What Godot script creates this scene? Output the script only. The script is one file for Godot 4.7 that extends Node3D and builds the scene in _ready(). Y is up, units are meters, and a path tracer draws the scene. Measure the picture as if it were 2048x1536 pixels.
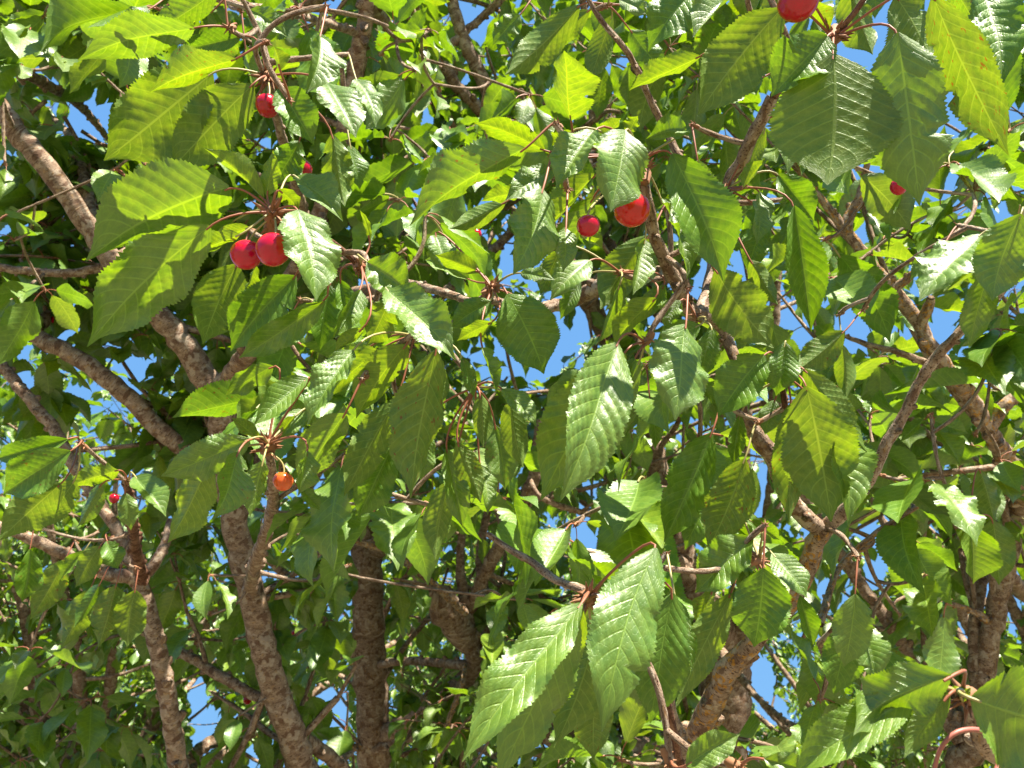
extends Node3D
# A cherry tree seen from under its outer twigs, looking up into the crown and at the trees behind it.

const FOCAL := 1700.0          # focal length in units where the view is 2048 wide
const PITCH := 28.0
const EYE := Vector3(0, 1.5, 0)
var view: Transform3D
var sun_to := Vector3(0.30, 0.84, 0.40).normalized()

var leaf_mats := []
var foliage_mat: StandardMaterial3D
var stalk_mat: StandardMaterial3D
var green_stalk_mat: StandardMaterial3D
var bark_mats := {}
var spur_mat: StandardMaterial3D
var variants := []             # library of detailed blades
var coarse := []               # library of blades with their stalk for the mass of foliage
var lib_stalk: ArrayMesh
const STALK_END := Vector3(0, -0.2, -0.1)
var rng := RandomNumberGenerator.new()
var noise := FastNoiseLite.new()

# ------------------------------------------------------------------ helpers
func at(u: float, v: float, d: float) -> Vector3:
	return view * Vector3((u - 1024.0) / FOCAL * d, -(v - 768.0) / FOCAL * d, -d)

func seen(p: Vector3) -> Vector3:          # back to view units: x, y, depth
	var q := view.affine_inverse() * p
	var d := maxf(-q.z, 0.001)
	return Vector3(1024.0 + q.x / d * FOCAL, 768.0 - q.y / d * FOCAL, -q.z)

class Shape:
	var v := PackedVector3Array()
	var n := PackedVector3Array()
	var t := PackedVector2Array()
	var i := PackedInt32Array()
	func mesh() -> ArrayMesh:
		var a := []
		a.resize(Mesh.ARRAY_MAX)
		a[Mesh.ARRAY_VERTEX] = v
		a[Mesh.ARRAY_NORMAL] = n
		a[Mesh.ARRAY_TEX_UV] = t
		a[Mesh.ARRAY_INDEX] = i
		var m := ArrayMesh.new()
		m.add_surface_from_arrays(Mesh.PRIMITIVE_TRIANGLES, a)
		return m

func smooth_path(points: Array, step: float) -> Array:   # [Vector3, radius] pairs, Catmull-Rom
	var out := []
	for k in points.size() - 1:
		var p0 = points[maxi(k - 1, 0)]
		var p1 = points[k]
		var p2 = points[k + 1]
		var p3 = points[mini(k + 2, points.size() - 1)]
		var len: float = p1[0].distance_to(p2[0])
		var m := maxi(1, int(ceil(len / step)))
		for j in m:
			var f := float(j) / m
			out.append([p1[0].cubic_interpolate(p2[0], p0[0], p3[0], f), lerpf(p1[1], p2[1], f)])
	out.append(points[-1])
	return out

func add_tube(s: Shape, path: Array, sides: int, rough := 0.0, freq := 40.0, origin := Vector3.ZERO) -> void:
	var first := s.v.size()
	var along := 0.0
	var dir: Vector3 = (path[1][0] - path[0][0]).normalized()
	var side := dir.cross(Vector3(0.31, 0.22, 0.93)).normalized()
	var n := path.size()
	for k in n:
		var p: Vector3 = path[k][0]
		var r: float = path[k][1]
		var d: Vector3 = (path[mini(k + 1, n - 1)][0] - path[maxi(k - 1, 0)][0])
		if d.length() < 1e-7:
			d = dir
		dir = d.normalized()
		side = (side - dir * side.dot(dir)).normalized()
		var other := dir.cross(side)
		if k > 0:
			along += p.distance_to(path[k - 1][0])
		var ring := 1.0 + rough * 0.14 * noise.get_noise_2d(along * freq * 60.0, first * 1.7)
		for j in sides + 1:
			var a := TAU * (j % sides) / sides
			var o := side * cos(a) + other * sin(a)
			var rr := r * ring
			if rough > 0.0:
				var q := (p + o * r) * freq * 22.0
				rr *= 1.0 + rough * noise.get_noise_3dv(q)
			s.v.append(p + o * rr - origin)
			s.n.append(o)
			s.t.append(Vector2(float(j) / sides * maxf(1.0, round(r * TAU / 0.08)), along / 0.16))
	for k in n - 1:
		for j in sides:
			var a := first + k * (sides + 1) + j
			var b := a + sides + 1
			s.i.append_array(PackedInt32Array([a, b, a + 1, a + 1, b, b + 1]))
	for e in [0, n - 1]:          # close the ends
		var c := s.v.size()
		s.v.append(path[e][0] - origin)
		s.n.append(dir if e else -dir)
		s.t.append(Vector2.ZERO)
		for j in sides:
			var a: int = first + e * (sides + 1) + j
			s.i.append_array(PackedInt32Array([c, a + 1, a] if e else [c, a, a + 1]))

func part(called: String, m: Mesh, mat, parent: Node, xf := Transform3D()) -> MeshInstance3D:
	var o := MeshInstance3D.new()
	o.name = called
	o.mesh = m
	if mat is Array:
		for k in mat.size():
			o.set_surface_override_material(k, mat[k])
	elif mat:
		o.material_override = mat
	o.transform = xf
	parent.add_child(o, true)
	return o

# ------------------------------------------------------------------ leaves
const OUTLINE := [[0.0, 0.05], [0.03, 0.2], [0.08, 0.42], [0.16, 0.66], [0.27, 0.86], [0.4, 0.97], [0.52, 1.0], [0.64, 0.95], [0.74, 0.8], [0.81, 0.6], [0.865, 0.4], [0.905, 0.24], [0.945, 0.12], [1.0, 0.012]]

func half_width(t: float) -> float:
	for k in OUTLINE.size() - 1:
		if t <= OUTLINE[k + 1][0]:
			var f: float = (t - OUTLINE[k][0]) / (OUTLINE[k + 1][0] - OUTLINE[k][0])
			return lerpf(OUTLINE[k][1], OUTLINE[k + 1][1], f)
	return 0.0

# y runs from base to tip (length 1), z is the upper face, x to the side
func blade(o: Dictionary, rows: int, cols: int, r: RandomNumberGenerator, s: Shape = null) -> Shape:
	if s == null:
		s = Shape.new()
	var first := s.v.size()
	var w: float = o.get("w", 0.5) * 0.5
	var arch: float = o.get("arch", 0.06)
	var bend: float = o.get("bend", 0.0)
	var fold: float = o.get("fold", 0.25)
	var cup: float = o.get("cup", 0.15)
	var twist: float = o.get("twist", 0.0)
	var wave: float = o.get("wave", 0.05)
	var pleat: float = o.get("pleat", 0.006)
	var ph := r.randf() * TAU
	var ph2 := r.randf() * TAU
	var wn := r.randf_range(1.4, 3.2)
	var bites := []
	for k in int(o.get("bites", 0)):
		bites.append([r.randf_range(0.2, 0.85), r.randf_range(0.015, 0.04), r.randf_range(0.1, 0.35), 1.0 if r.randf() < 0.5 else -1.0])
	var half := cols / 2
	var teeth := []
	for k in (rows + 1) * 2:
		teeth.append((0.055 if k % 2 == 0 else -0.04) * r.randf_range(0.25, 1.3) + r.randfn() * 0.008)
	var pts := PackedVector3Array()
	for k in rows + 1:
		var t := float(k) / rows
		var hw := half_width(t) * w
		var mid := Vector3(bend * 4.0 * t * (1.0 - t), t, arch * 4.0 * t * (1.0 - t) - arch * 0.5 * sin(t * PI * 2.0) * 0.35)
		var tw := twist * (t - 0.3)
		for j in cols + 1:
			var sg := 1.0 if j >= half else -1.0
			var q := absf(float(j - half) / half)
			var edge := hw
			if j == 0 or j == cols:
				edge *= 1.0 + teeth[k + (rows + 1 if sg > 0.0 and rows % 2 == 0 else 0)] * (1.0 if sg < 0.0 else -1.0)
			edge *= 1.0 + 0.05 * sin(t * 9.0 + ph * sg)
			for b in bites:
				if b[3] == sg:
					var bx: float = absf(t - b[0]) / b[1]
					if bx < 1.0:
						edge *= 1.0 - b[2] * sqrt(1.0 - bx * bx)
			# section: starts at the fold angle and curves further by cup
			var a0: float = fold + (o.get("skew", 0.0) * sg)
			var x := 0.0
			var z := 0.0
			for m in 3:
				var a := a0 + cup * q * (m + 0.5) / 3.0 * 2.0
				x += cos(a) * q / 3.0
				z += sin(a) * q / 3.0
			x *= edge * sg
			z *= edge
			var vein := t - 0.2 * pow(q, 1.15)
			z += pleat * absf(cos(PI * 11.0 * vein)) * smoothstep(0.02, 0.35, q) * sin(PI * clampf(t, 0.02, 1.0)) * 1.6
			z += wave * hw * q * q * 2.0 * sin(TAU * wn * t + ph + (sg * 0.9))
			z += 0.02 * sin(t * 5.0 + ph2) * w * 2.0
			var xr := x * cos(tw) - z * sin(tw)
			var zr := x * sin(tw) + z * cos(tw)
			pts.append(mid + Vector3(xr, 0.16 * absf(x) * (0.3 - t) , zr))
			s.t.append(Vector2(0.5 + 0.5 * sg * q, t))
	var c1 := cols + 1
	for k in rows + 1:
		for j in c1:
			var du := pts[k * c1 + mini(j + 1, cols)] - pts[k * c1 + maxi(j - 1, 0)]
			var dv := pts[mini(k + 1, rows) * c1 + j] - pts[maxi(k - 1, 0) * c1 + j]
			var nn := du.cross(dv)
			s.n.append(nn.normalized() if nn.length() > 1e-9 else Vector3(0, 0, 1))
	s.v.append_array(pts)
	for k in rows:
		for j in cols:
			var a := first + k * c1 + j
			var b := a + c1
			s.i.append_array(PackedInt32Array([a, b, a + 1, a + 1, b, b + 1]))
	return s

func random_look(r: RandomNumberGenerator) -> Dictionary:
	return {"w": r.randf_range(0.44, 0.6), "arch": r.randf_range(-0.01, 0.13), "bend": r.randf_range(-0.05, 0.05), "fold": r.randf_range(0.02, 0.5), "cup": r.randf_range(-0.35, 0.35), "twist": r.randf_range(-0.6, 0.6), "wave": r.randf_range(0.03, 0.14), "pleat": r.randf_range(0.002, 0.008), "bites": 1 if r.randf() < 0.3 else 0}

# ------------------------------------------------------------------ materials
func lin(r: float, g: float, b: float) -> Color:
	return Color(r, g, b).linear_to_srgb()

func leaf_textures(seed_ := 0, spots := 0.0) -> Array:
	var W := 256
	var H := 512
	var col := PackedByteArray()
	var hgt := PackedByteArray()
	var rgh := PackedByteArray()
	col.resize(W * H * 3)
	hgt.resize(W * H)
	rgh.resize(W * H)
	var cell := FastNoiseLite.new()
	cell.noise_type = FastNoiseLite.TYPE_CELLULAR
	cell.cellular_return_type = FastNoiseLite.RETURN_DISTANCE2_SUB
	cell.frequency = 0.055
	cell.fractal_type = FastNoiseLite.FRACTAL_NONE
	cell.seed = 5 + seed_
	var blot := FastNoiseLite.new()
	blot.frequency = 0.02
	blot.seed = 9 + seed_
	var speck := FastNoiseLite.new()
	speck.frequency = 0.16
	speck.seed = 31 + seed_
	var rust := FastNoiseLite.new()
	rust.frequency = 0.035
	rust.seed = 77 + seed_
	for y in H:
		var t := (y + 0.5) / H
		for x in W:
			var q := absf((x + 0.5) / W * 2.0 - 1.0)
			var vein := (t - 0.2 * pow(q, 1.15)) * 11.0 + 0.5
			var dv := absf(vein - round(vein)) / 11.0
			var lateral := 1.0 - smoothstep(0.003, 0.0085, dv)
			lateral *= 1.0 - 0.55 * q
			var mid := 1.0 - smoothstep(0.018, 0.04, q)
			var net := 1.0 - smoothstep(0.0, 0.16, cell.get_noise_2d(x * 1.6, y * 1.0) + 1.0)
			var b := 0.5 + 0.5 * blot.get_noise_2d(x, y)
			var sp := smoothstep(0.62, 0.72, speck.get_noise_2d(x * 0.9, y * 0.7))
			var base := 0.69 + 0.16 * b + 0.05 * net
			var v := maxf(mid, lateral * 0.75)
			var rr := lerpf(base * lerpf(0.92, 1.06, b), 1.0, v * 0.85)
			var gg := lerpf(base, 0.97, v * 0.8)
			var bb := lerpf(base * 0.95, 1.0, v)
			if spots > 0.0:
				var ru := smoothstep(0.42, 0.56, rust.get_noise_2d(x, y * 0.5)) * spots
				rr = lerpf(rr, 0.95, ru)
				gg = lerpf(gg, 0.32, ru)
				bb = lerpf(bb, 0.4, ru)
			var k := (y * W + x) * 3
			col[k] = int(clampf(lerpf(rr, 0.95, sp * 0.6), 0, 1) * 255)
			col[k + 1] = int(clampf(lerpf(gg, 0.92, sp * 0.5), 0, 1) * 255)
			col[k + 2] = int(clampf(lerpf(bb, 0.9, sp * 0.5), 0, 1) * 255)
			hgt[y * W + x] = int(clampf(0.75 - 0.5 * v - 0.2 * net + 0.1 * b, 0, 1) * 255)
			rgh[y * W + x] = int(clampf(0.72 + 0.28 * b + 0.1 * net, 0, 1) * 255)
	var out := []
	out.append(ImageTexture.create_from_image(Image.create_from_data(W, H, false, Image.FORMAT_RGB8, col)))
	out.append(ImageTexture.create_from_image(Image.create_from_data(W, H, false, Image.FORMAT_L8, hgt)))
	out.append(ImageTexture.create_from_image(Image.create_from_data(W, H, false, Image.FORMAT_L8, rgh)))
	return out

func leaf_material(tex: Array, c: Color, back: Color, rough: float, spec: float) -> StandardMaterial3D:
	var m := StandardMaterial3D.new()
	m.albedo_color = c
	m.albedo_texture = tex[0]
	m.heightmap_enabled = true
	m.heightmap_texture = tex[1]
	m.heightmap_scale = 0.05
	m.roughness = rough
	m.roughness_texture = tex[2]
	m.metallic_specular = spec
	m.clearcoat_enabled = true
	m.clearcoat = 0.35 if spec > 0.45 else 0.12
	m.clearcoat_roughness = 0.36
	m.backlight_enabled = true
	m.backlight = back
	m.cull_mode = BaseMaterial3D.CULL_DISABLED
	return m

func bark_textures(seed_: int, lichen: float) -> Array:
	var W := 256
	var H := 512
	var col := PackedByteArray()
	var hgt := PackedByteArray()
	col.resize(W * H * 3)
	hgt.resize(W * H)
	var ring := FastNoiseLite.new()
	ring.seed = seed_
	ring.frequency = 0.02
	ring.fractal_octaves = 4
	var fine := FastNoiseLite.new()
	fine.seed = seed_ + 3
	fine.frequency = 0.09
	var patch := FastNoiseLite.new()
	patch.seed = seed_ + 7
	patch.frequency = 0.013
	patch.fractal_octaves = 4
	for y in H:
		for x in W:
			# sampled on a cylinder so that the round seam does not show
			var a := TAU * x / W
			var p := Vector3(cos(a) * 40.0, y, sin(a) * 40.0)
			var r := ring.get_noise_3d(p.x * 0.5, p.y * 1.3, p.z * 0.5)       # rings across
			var f := fine.get_noise_3dv(p)
			var len := smoothstep(0.22, 0.36, fine.get_noise_3d(p.x * 0.42 + 300.0, p.y * 1.9, p.z * 0.42))
			var g := 0.5 + 0.5 * r + 0.22 * f
			var dark := Color(0.55, 0.47, 0.41)
			var pale := Color(0.95, 0.9, 0.85)
			var c := dark.lerp(pale, clampf(g, 0, 1))
			c = c.lerp(Color(0.34, 0.25, 0.2), len * 0.75)
			c = c.lerp(Color(0.45, 0.34, 0.28), smoothstep(0.1, 0.3, patch.get_noise_3d(p.x * 0.9 + 500.0, p.y * 0.9, p.z * 0.9)) * 0.55)
			var grey := smoothstep(0.12, 0.3, patch.get_noise_3d(p.x, p.y, p.z))
			c = c.lerp(Color(0.97, 0.97, 0.94), grey * 0.6)
			var ye := smoothstep(0.36 - lichen * 0.26, 0.46 - lichen * 0.26, patch.get_noise_3d(p.x * 2.4 + 90.0, p.y * 2.4, p.z * 2.4) + 0.22 * f) * minf(lichen * 3.0, 1.0)
			c = c.lerp(Color(1.0, 0.74, 0.26), ye * (0.55 + 0.4 * f))
			var k := (y * W + x) * 3
			col[k] = int(clampf(c.r, 0, 1) * 255)
			col[k + 1] = int(clampf(c.g, 0, 1) * 255)
			col[k + 2] = int(clampf(c.b, 0, 1) * 255)
			hgt[y * W + x] = int(clampf(0.5 + 0.35 * r + 0.22 * f + 0.25 * len + 0.2 * ye, 0, 1) * 255)
	return [ImageTexture.create_from_image(Image.create_from_data(W, H, false, Image.FORMAT_RGB8, col)), ImageTexture.create_from_image(Image.create_from_data(W, H, false, Image.FORMAT_L8, hgt))]

func bark_material(seed_: int, lichen: float, c: Color) -> StandardMaterial3D:
	var tex := bark_textures(seed_, lichen)
	var m := StandardMaterial3D.new()
	m.albedo_color = c
	m.albedo_texture = tex[0]
	m.heightmap_enabled = true
	m.heightmap_texture = tex[1]
	m.heightmap_scale = 0.14
	m.roughness = 0.85
	m.metallic_specular = 0.3
	return m

func plain(c: Color, rough: float, spec := 0.5) -> StandardMaterial3D:
	var m := StandardMaterial3D.new()
	m.albedo_color = c
	m.roughness = rough
	m.metallic_specular = spec
	return m

func make_materials() -> void:
	var tex := leaf_textures()
	var back := lin(1.0, 0.92, 0.1)
	leaf_mats = [
		leaf_material(tex, lin(0.215, 0.42, 0.05), back, 0.42, 0.5),     # mature leaf, darker green; by hand it goes to leaves in shade
		leaf_material(tex, lin(0.24, 0.44, 0.048), back, 0.48, 1.0),   # mature leaf, a little yellower
		leaf_material(tex, lin(0.265, 0.465, 0.05), back, 0.48, 1.0),    # lighter green; by hand it goes to leaves in bright light
		leaf_material(tex, lin(0.28, 0.44, 0.09), back, 0.5, 0.45),    # downy leaf
		leaf_material(tex, lin(0.33, 0.52, 0.05), back, 0.42, 0.5),      # yellowest green; set by hand on backlit leaves, their glow put into the colour
	]
	var worn := leaf_textures(40, 0.65)
	var count := leaf_mats.size()
	for k in count:
		var m: StandardMaterial3D = leaf_mats[k].duplicate()
		m.albedo_texture = worn[0]
		m.heightmap_texture = worn[1]
		m.roughness_texture = worn[2]
		leaf_mats.append(m)
	foliage_mat = leaf_material(tex, Color(1, 1, 1), back, 0.47, 0.7)
	foliage_mat.vertex_color_use_as_albedo = true
	stalk_mat = plain(lin(0.24, 0.085, 0.045), 0.5, 0.4)
	green_stalk_mat = plain(lin(0.28, 0.24, 0.08), 0.5)
	spur_mat = plain(lin(0.22, 0.10, 0.045), 0.8)
	bark_mats = {
		"brown": bark_material(11, 0.1, lin(0.40, 0.345, 0.29)),
		"pale": bark_material(23, 0.15, lin(0.40, 0.345, 0.29)),
		"lichen": bark_material(37, 0.75, lin(0.40, 0.345, 0.29)),
		"grey": bark_material(51, 0.1, lin(0.46, 0.41, 0.355)),
		"red": bark_material(63, 0.0, lin(0.24, 0.14, 0.10)),
	}

# ------------------------------------------------------------------ trees
class Tree3:
	var root: Node3D
	var origin: Vector3
	var samples := []          # points along branches, [Vector3, radius]
	var leaves := []           # {xf, tone, size}
	var twigs: Shape
	var spawn := []            # [point, direction, radius] where shoots may start

var gaps := []                 # cones of clear air through the crowns

func in_gap(p: Vector3) -> bool:
	var q := seen(p)
	if q.z < 0.1:
		return false
	for g in CLEAR:
		if q.z < g[4]:
			var cx: float = (q.x - g[0]) / g[2]
			var cy: float = (q.y - g[1]) / g[3]
			if cx * cx + cy * cy < 1.0:
				return true
	for g in gaps:
		var dx: float = (q.x - g[0]) / (g[2] * 0.85 + 2.0)
		var dy: float = (q.y - g[1]) / (g[3] * 0.85 + 2.0)
		if dx * dx + dy * dy < 1.0:
			return true
	return false

func new_tree(called: String, where: Vector3, label: String) -> Tree3:
	var t := Tree3.new()
	t.root = Node3D.new()
	t.root.name = called
	t.root.position = where
	t.origin = where
	t.twigs = Shape.new()
	t.root.set_meta("label", label)
	t.root.set_meta("category", "tree")
	t.root.set_meta("group", "cherry trees of the orchard")
	add_child(t.root)
	return t

# pts: [u, v, depth, width across in view units]
func view_path(pts: Array) -> Array:
	var out := []
	for p in pts:
		out.append([at(p[0], p[1], p[2]), p[3] * p[2] / FOCAL * 0.5])
	return out

func branch(t: Tree3, called: String, path: Array, mat: String, rough := 0.07, shoots := true) -> void:
	var r0: float = path[path.size() / 2][1]
	var step := clampf(r0 * 0.7, 0.004, 0.05)
	var p := smooth_path(path, step)
	# small wander so that no branch is a perfect curve
	for k in range(1, p.size() - 1):
		var q: Vector3 = p[k][0]
		var w: float = p[k][1] * 0.35
		p[k][0] = q + Vector3(noise.get_noise_3dv(q * 300.0), noise.get_noise_3dv(q * 300.0 + Vector3(50, 0, 0)), noise.get_noise_3dv(q * 300.0 + Vector3(0, 70, 0))) * w
	var s := Shape.new()
	add_tube(s, p, 14 if r0 > 0.02 else 10, rough, 6.0 if r0 > 0.02 else 18.0, t.origin)
	if r0 < 0.016:             # knobs of old bud scars on the thinner wood
		var along := 0.0
		for k in range(2, p.size() - 2):
			along += p[k][0].distance_to(p[k - 1][0])
			if along > 0.016 + rng.randf() * 0.03:
				along = 0.0
				var d: Vector3 = (p[k + 1][0] - p[k - 1][0]).normalized()
				var o := d.cross(Vector3(rng.randfn(), rng.randfn(), rng.randfn())).normalized()
				var rr: float = p[k][1]
				add_tube(s, [[p[k][0] + o * rr * 0.4, rr * 0.75], [p[k][0] + o * rr * 1.15 + d * rr * 0.3, rr * 0.55], [p[k][0] + o * rr * 1.45 + d * rr * 0.5, rr * 0.25]], 6, 0.2, 30.0, t.origin)
	part(called, s.mesh(), bark_mats[mat], t.root)
	for k in range(0, p.size(), 2):
		t.samples.append(p[k])
	if shoots:
		var along := 0.0
		for k in range(1, p.size() - 1):
			along += p[k][0].distance_to(p[k - 1][0])
			if along > 0.14:
				along = 0.0
				t.spawn.append([p[k][0], (p[k + 1][0] - p[k - 1][0]).normalized(), p[k][1]])

func rand_dir() -> Vector3:
	return Vector3(rng.randfn(), rng.randfn(), rng.randfn()).normalized()

# a rosette of leaves at the end of a spur
func rosette(t: Tree3, p: Vector3, dir: Vector3, count: int, near_limit: float, keep := false) -> void:
	var q := seen(p)
	var inside := q.z > 0 and q.x > -250 and q.x < 2300 and q.y > -250 and q.y < 1790
	if inside and (q.z < near_limit or in_gap(p)):
		return
	if q.z < 0.35 and q.z > -0.3 and absf(p.x) < 0.5:
		return
	var turn := rng.randf() * TAU
	var side := dir.cross(Vector3(0.2, 0.9, 0.37)).normalized()
	var other := dir.cross(side)
	for k in count:
		var a := turn + TAU * k / count + rng.randfn() * 0.3
		var out := (side * cos(a) + other * sin(a) + dir * rng.randf_range(0.0, 0.6)).normalized()
		var down := rng.randf_range(0.25, 1.5)
		var axis := (out * 0.85 + Vector3.DOWN * down + rand_dir() * 0.18).normalized()
		var up := (Vector3.UP * 0.8 + out * rng.randf_range(0.2, 1.0) + rand_dir() * 0.35)
		up = (up - axis * up.dot(axis)).normalized()
		var x := axis.cross(up)
		var size := rng.randf_range(0.055, 0.125)
		var b := Basis(x * size, axis * size, up * size)
		var xf := Transform3D(b, p - b * STALK_END)
		if inside and (in_gap(xf.origin + axis * size * 0.85) or in_gap(xf.origin + axis * size * 0.5) or in_gap(xf.origin + axis * size * 0.2)):
			continue
		if inside and seen(xf.origin + axis * size).z < near_limit - 0.08:
			continue
		var c := seen(xf.origin + axis * size * 0.5)
		if not keep and not open_crown(xf.origin + axis * size * 0.5, c):
			continue
		var show := size / maxf(c.z, 0.1) if (c.z > 0.2 and c.x > -60 and c.x < 2108 and c.y > -60 and c.y < 1596) else 0.0
		t.leaves.append({"xf": xf, "tone": pick_tone(), "show": show})

# wood that the sun reaches
const LIT := [[740, 1120, 3.0], [740, 1190, 3.0], [740, 1260, 3.0], [742, 1330, 3.0], [745, 1400, 3.0], [748, 1470, 3.0], [895, 1205, 2.62], [1000, 1090, 2.6], [1310, 900, 3.0], [1322, 970, 2.96], [1345, 1050, 2.94], [1375, 1130, 2.9], [1450, 1320, 2.86], [1992, 1200, 1.9], [1972, 1300, 1.9], [2020, 1100, 1.9], [1730, 1180, 2.1]]
# the crown is thin: most where it would stand between the sun and the outer twigs, less so inside
func open_crown(p: Vector3, c: Vector3) -> bool:
	var inside := c.z > 0.2 and c.x > -100 and c.x < 2150 and c.y > -100 and c.y < 1640
	for k in range(1, 14):
		var q := seen(p - sun_to * 0.2 * k)
		if q.z > 0.3 and q.z < 0.92 and q.x > -50 and q.x < 2100 and q.y > -50 and q.y < 1590:
			return rng.randf() < 0.14
	for l in LIT:
		var v := p - at(l[0], l[1], l[2])
		var along := v.dot(sun_to)
		if along > 0.04 and (v - sun_to * along).length() < 0.19:
			return rng.randf() < 0.12
	return rng.randf() < ((0.85 if c.z < 2.6 else 0.68) if inside else 0.1)

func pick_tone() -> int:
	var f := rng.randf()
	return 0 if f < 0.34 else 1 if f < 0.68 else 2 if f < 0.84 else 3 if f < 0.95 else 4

func shoot(t: Tree3, p: Vector3, dir: Vector3, length: float, r: float, level: int, near_limit: float, count: int, fork := 3) -> void:
	var pts := [[p, r]]
	var d := dir
	var q := p
	var n := 4
	for k in n:
		d = (d + rand_dir() * 0.28 + Vector3.UP * (0.12 if level > 0 else 0.02)).normalized()
		q += d * length / n
		var s := seen(q)
		if s.z < near_limit and s.z > -0.2 and s.x > -200 and s.x < 2250 and s.y > -200 and s.y < 1750:
			break
		if in_gap(q):
			break
		pts.append([q, lerpf(r, r * 0.4, float(k + 1) / n)])
	if pts.size() < 2:
		return
	var path := smooth_path(pts, 0.05 if level > 0 else 0.03)
	var before := t.leaves.size()
	if level > 0:
		for k in fork:
			var m := 1 + rng.randi() % (pts.size() - 1)
			var e: Vector3 = pts[m][0]
			var nd := (d + rand_dir() * 0.95 + Vector3.UP * 0.1).normalized()
			shoot(t, e, nd, length * rng.randf_range(0.45, 0.7), r * 0.55, level - 1, near_limit, count, fork)
	var along := 0.0
	for k in range(1, path.size()):
		along += path[k][0].distance_to(path[k - 1][0])
		if along > 0.075 or k == path.size() - 1:
			along = 0.0
			var o := rand_dir()
			var dd: Vector3 = (path[k][0] - path[k - 1][0]).normalized()
			rosette(t, path[k][0], (dd * 0.5 + o * 0.6).normalized(), count, near_limit)
	if t.leaves.size() > before + 1:
		add_tube(t.twigs, path, 6 if level > 0 else 5, 0.15, 14.0, t.origin)

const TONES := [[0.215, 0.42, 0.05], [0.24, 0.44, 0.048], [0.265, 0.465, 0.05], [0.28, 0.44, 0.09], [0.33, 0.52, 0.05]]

func finish_tree(t: Tree3, singles: int, twig_mat: String) -> void:
	if t.twigs.v.size():
		var o := part("twigs", t.twigs.mesh(), bark_mats[twig_mat], t.root)
		o.set_meta("kind", "stuff")
	t.leaves.sort_custom(func(a, b): return a.show > b.show)
	var k := 0
	while k < singles and k < t.leaves.size() and t.leaves[k].show > 0.0:
		var l = t.leaves[k]
		var xf: Transform3D = l.xf
		xf.origin -= t.origin
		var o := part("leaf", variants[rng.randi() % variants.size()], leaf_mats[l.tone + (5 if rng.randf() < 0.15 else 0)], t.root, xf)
		part("stalk", lib_stalk, stalk_mat if rng.randf() < 0.6 else green_stalk_mat, o)
		k += 1
	var sets := []
	for j in coarse.size():
		sets.append([])
	while k < t.leaves.size():
		sets[rng.randi() % coarse.size()].append(t.leaves[k])
		k += 1
	for j in coarse.size():
		var list: Array = sets[j]
		if list.is_empty():
			continue
		var mm := MultiMesh.new()
		mm.transform_format = MultiMesh.TRANSFORM_3D
		mm.use_colors = true
		mm.mesh = coarse[j]
		mm.instance_count = list.size()
		for i in list.size():
			var xf: Transform3D = list[i].xf
			xf.origin -= t.origin
			mm.set_instance_transform(i, xf)
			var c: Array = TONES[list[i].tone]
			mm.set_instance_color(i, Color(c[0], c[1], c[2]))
		var o := MultiMeshInstance3D.new()
		o.name = "foliage"
		o.multimesh = mm
		o.set_meta("kind", "stuff")
		t.root.add_child(o, true)

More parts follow.
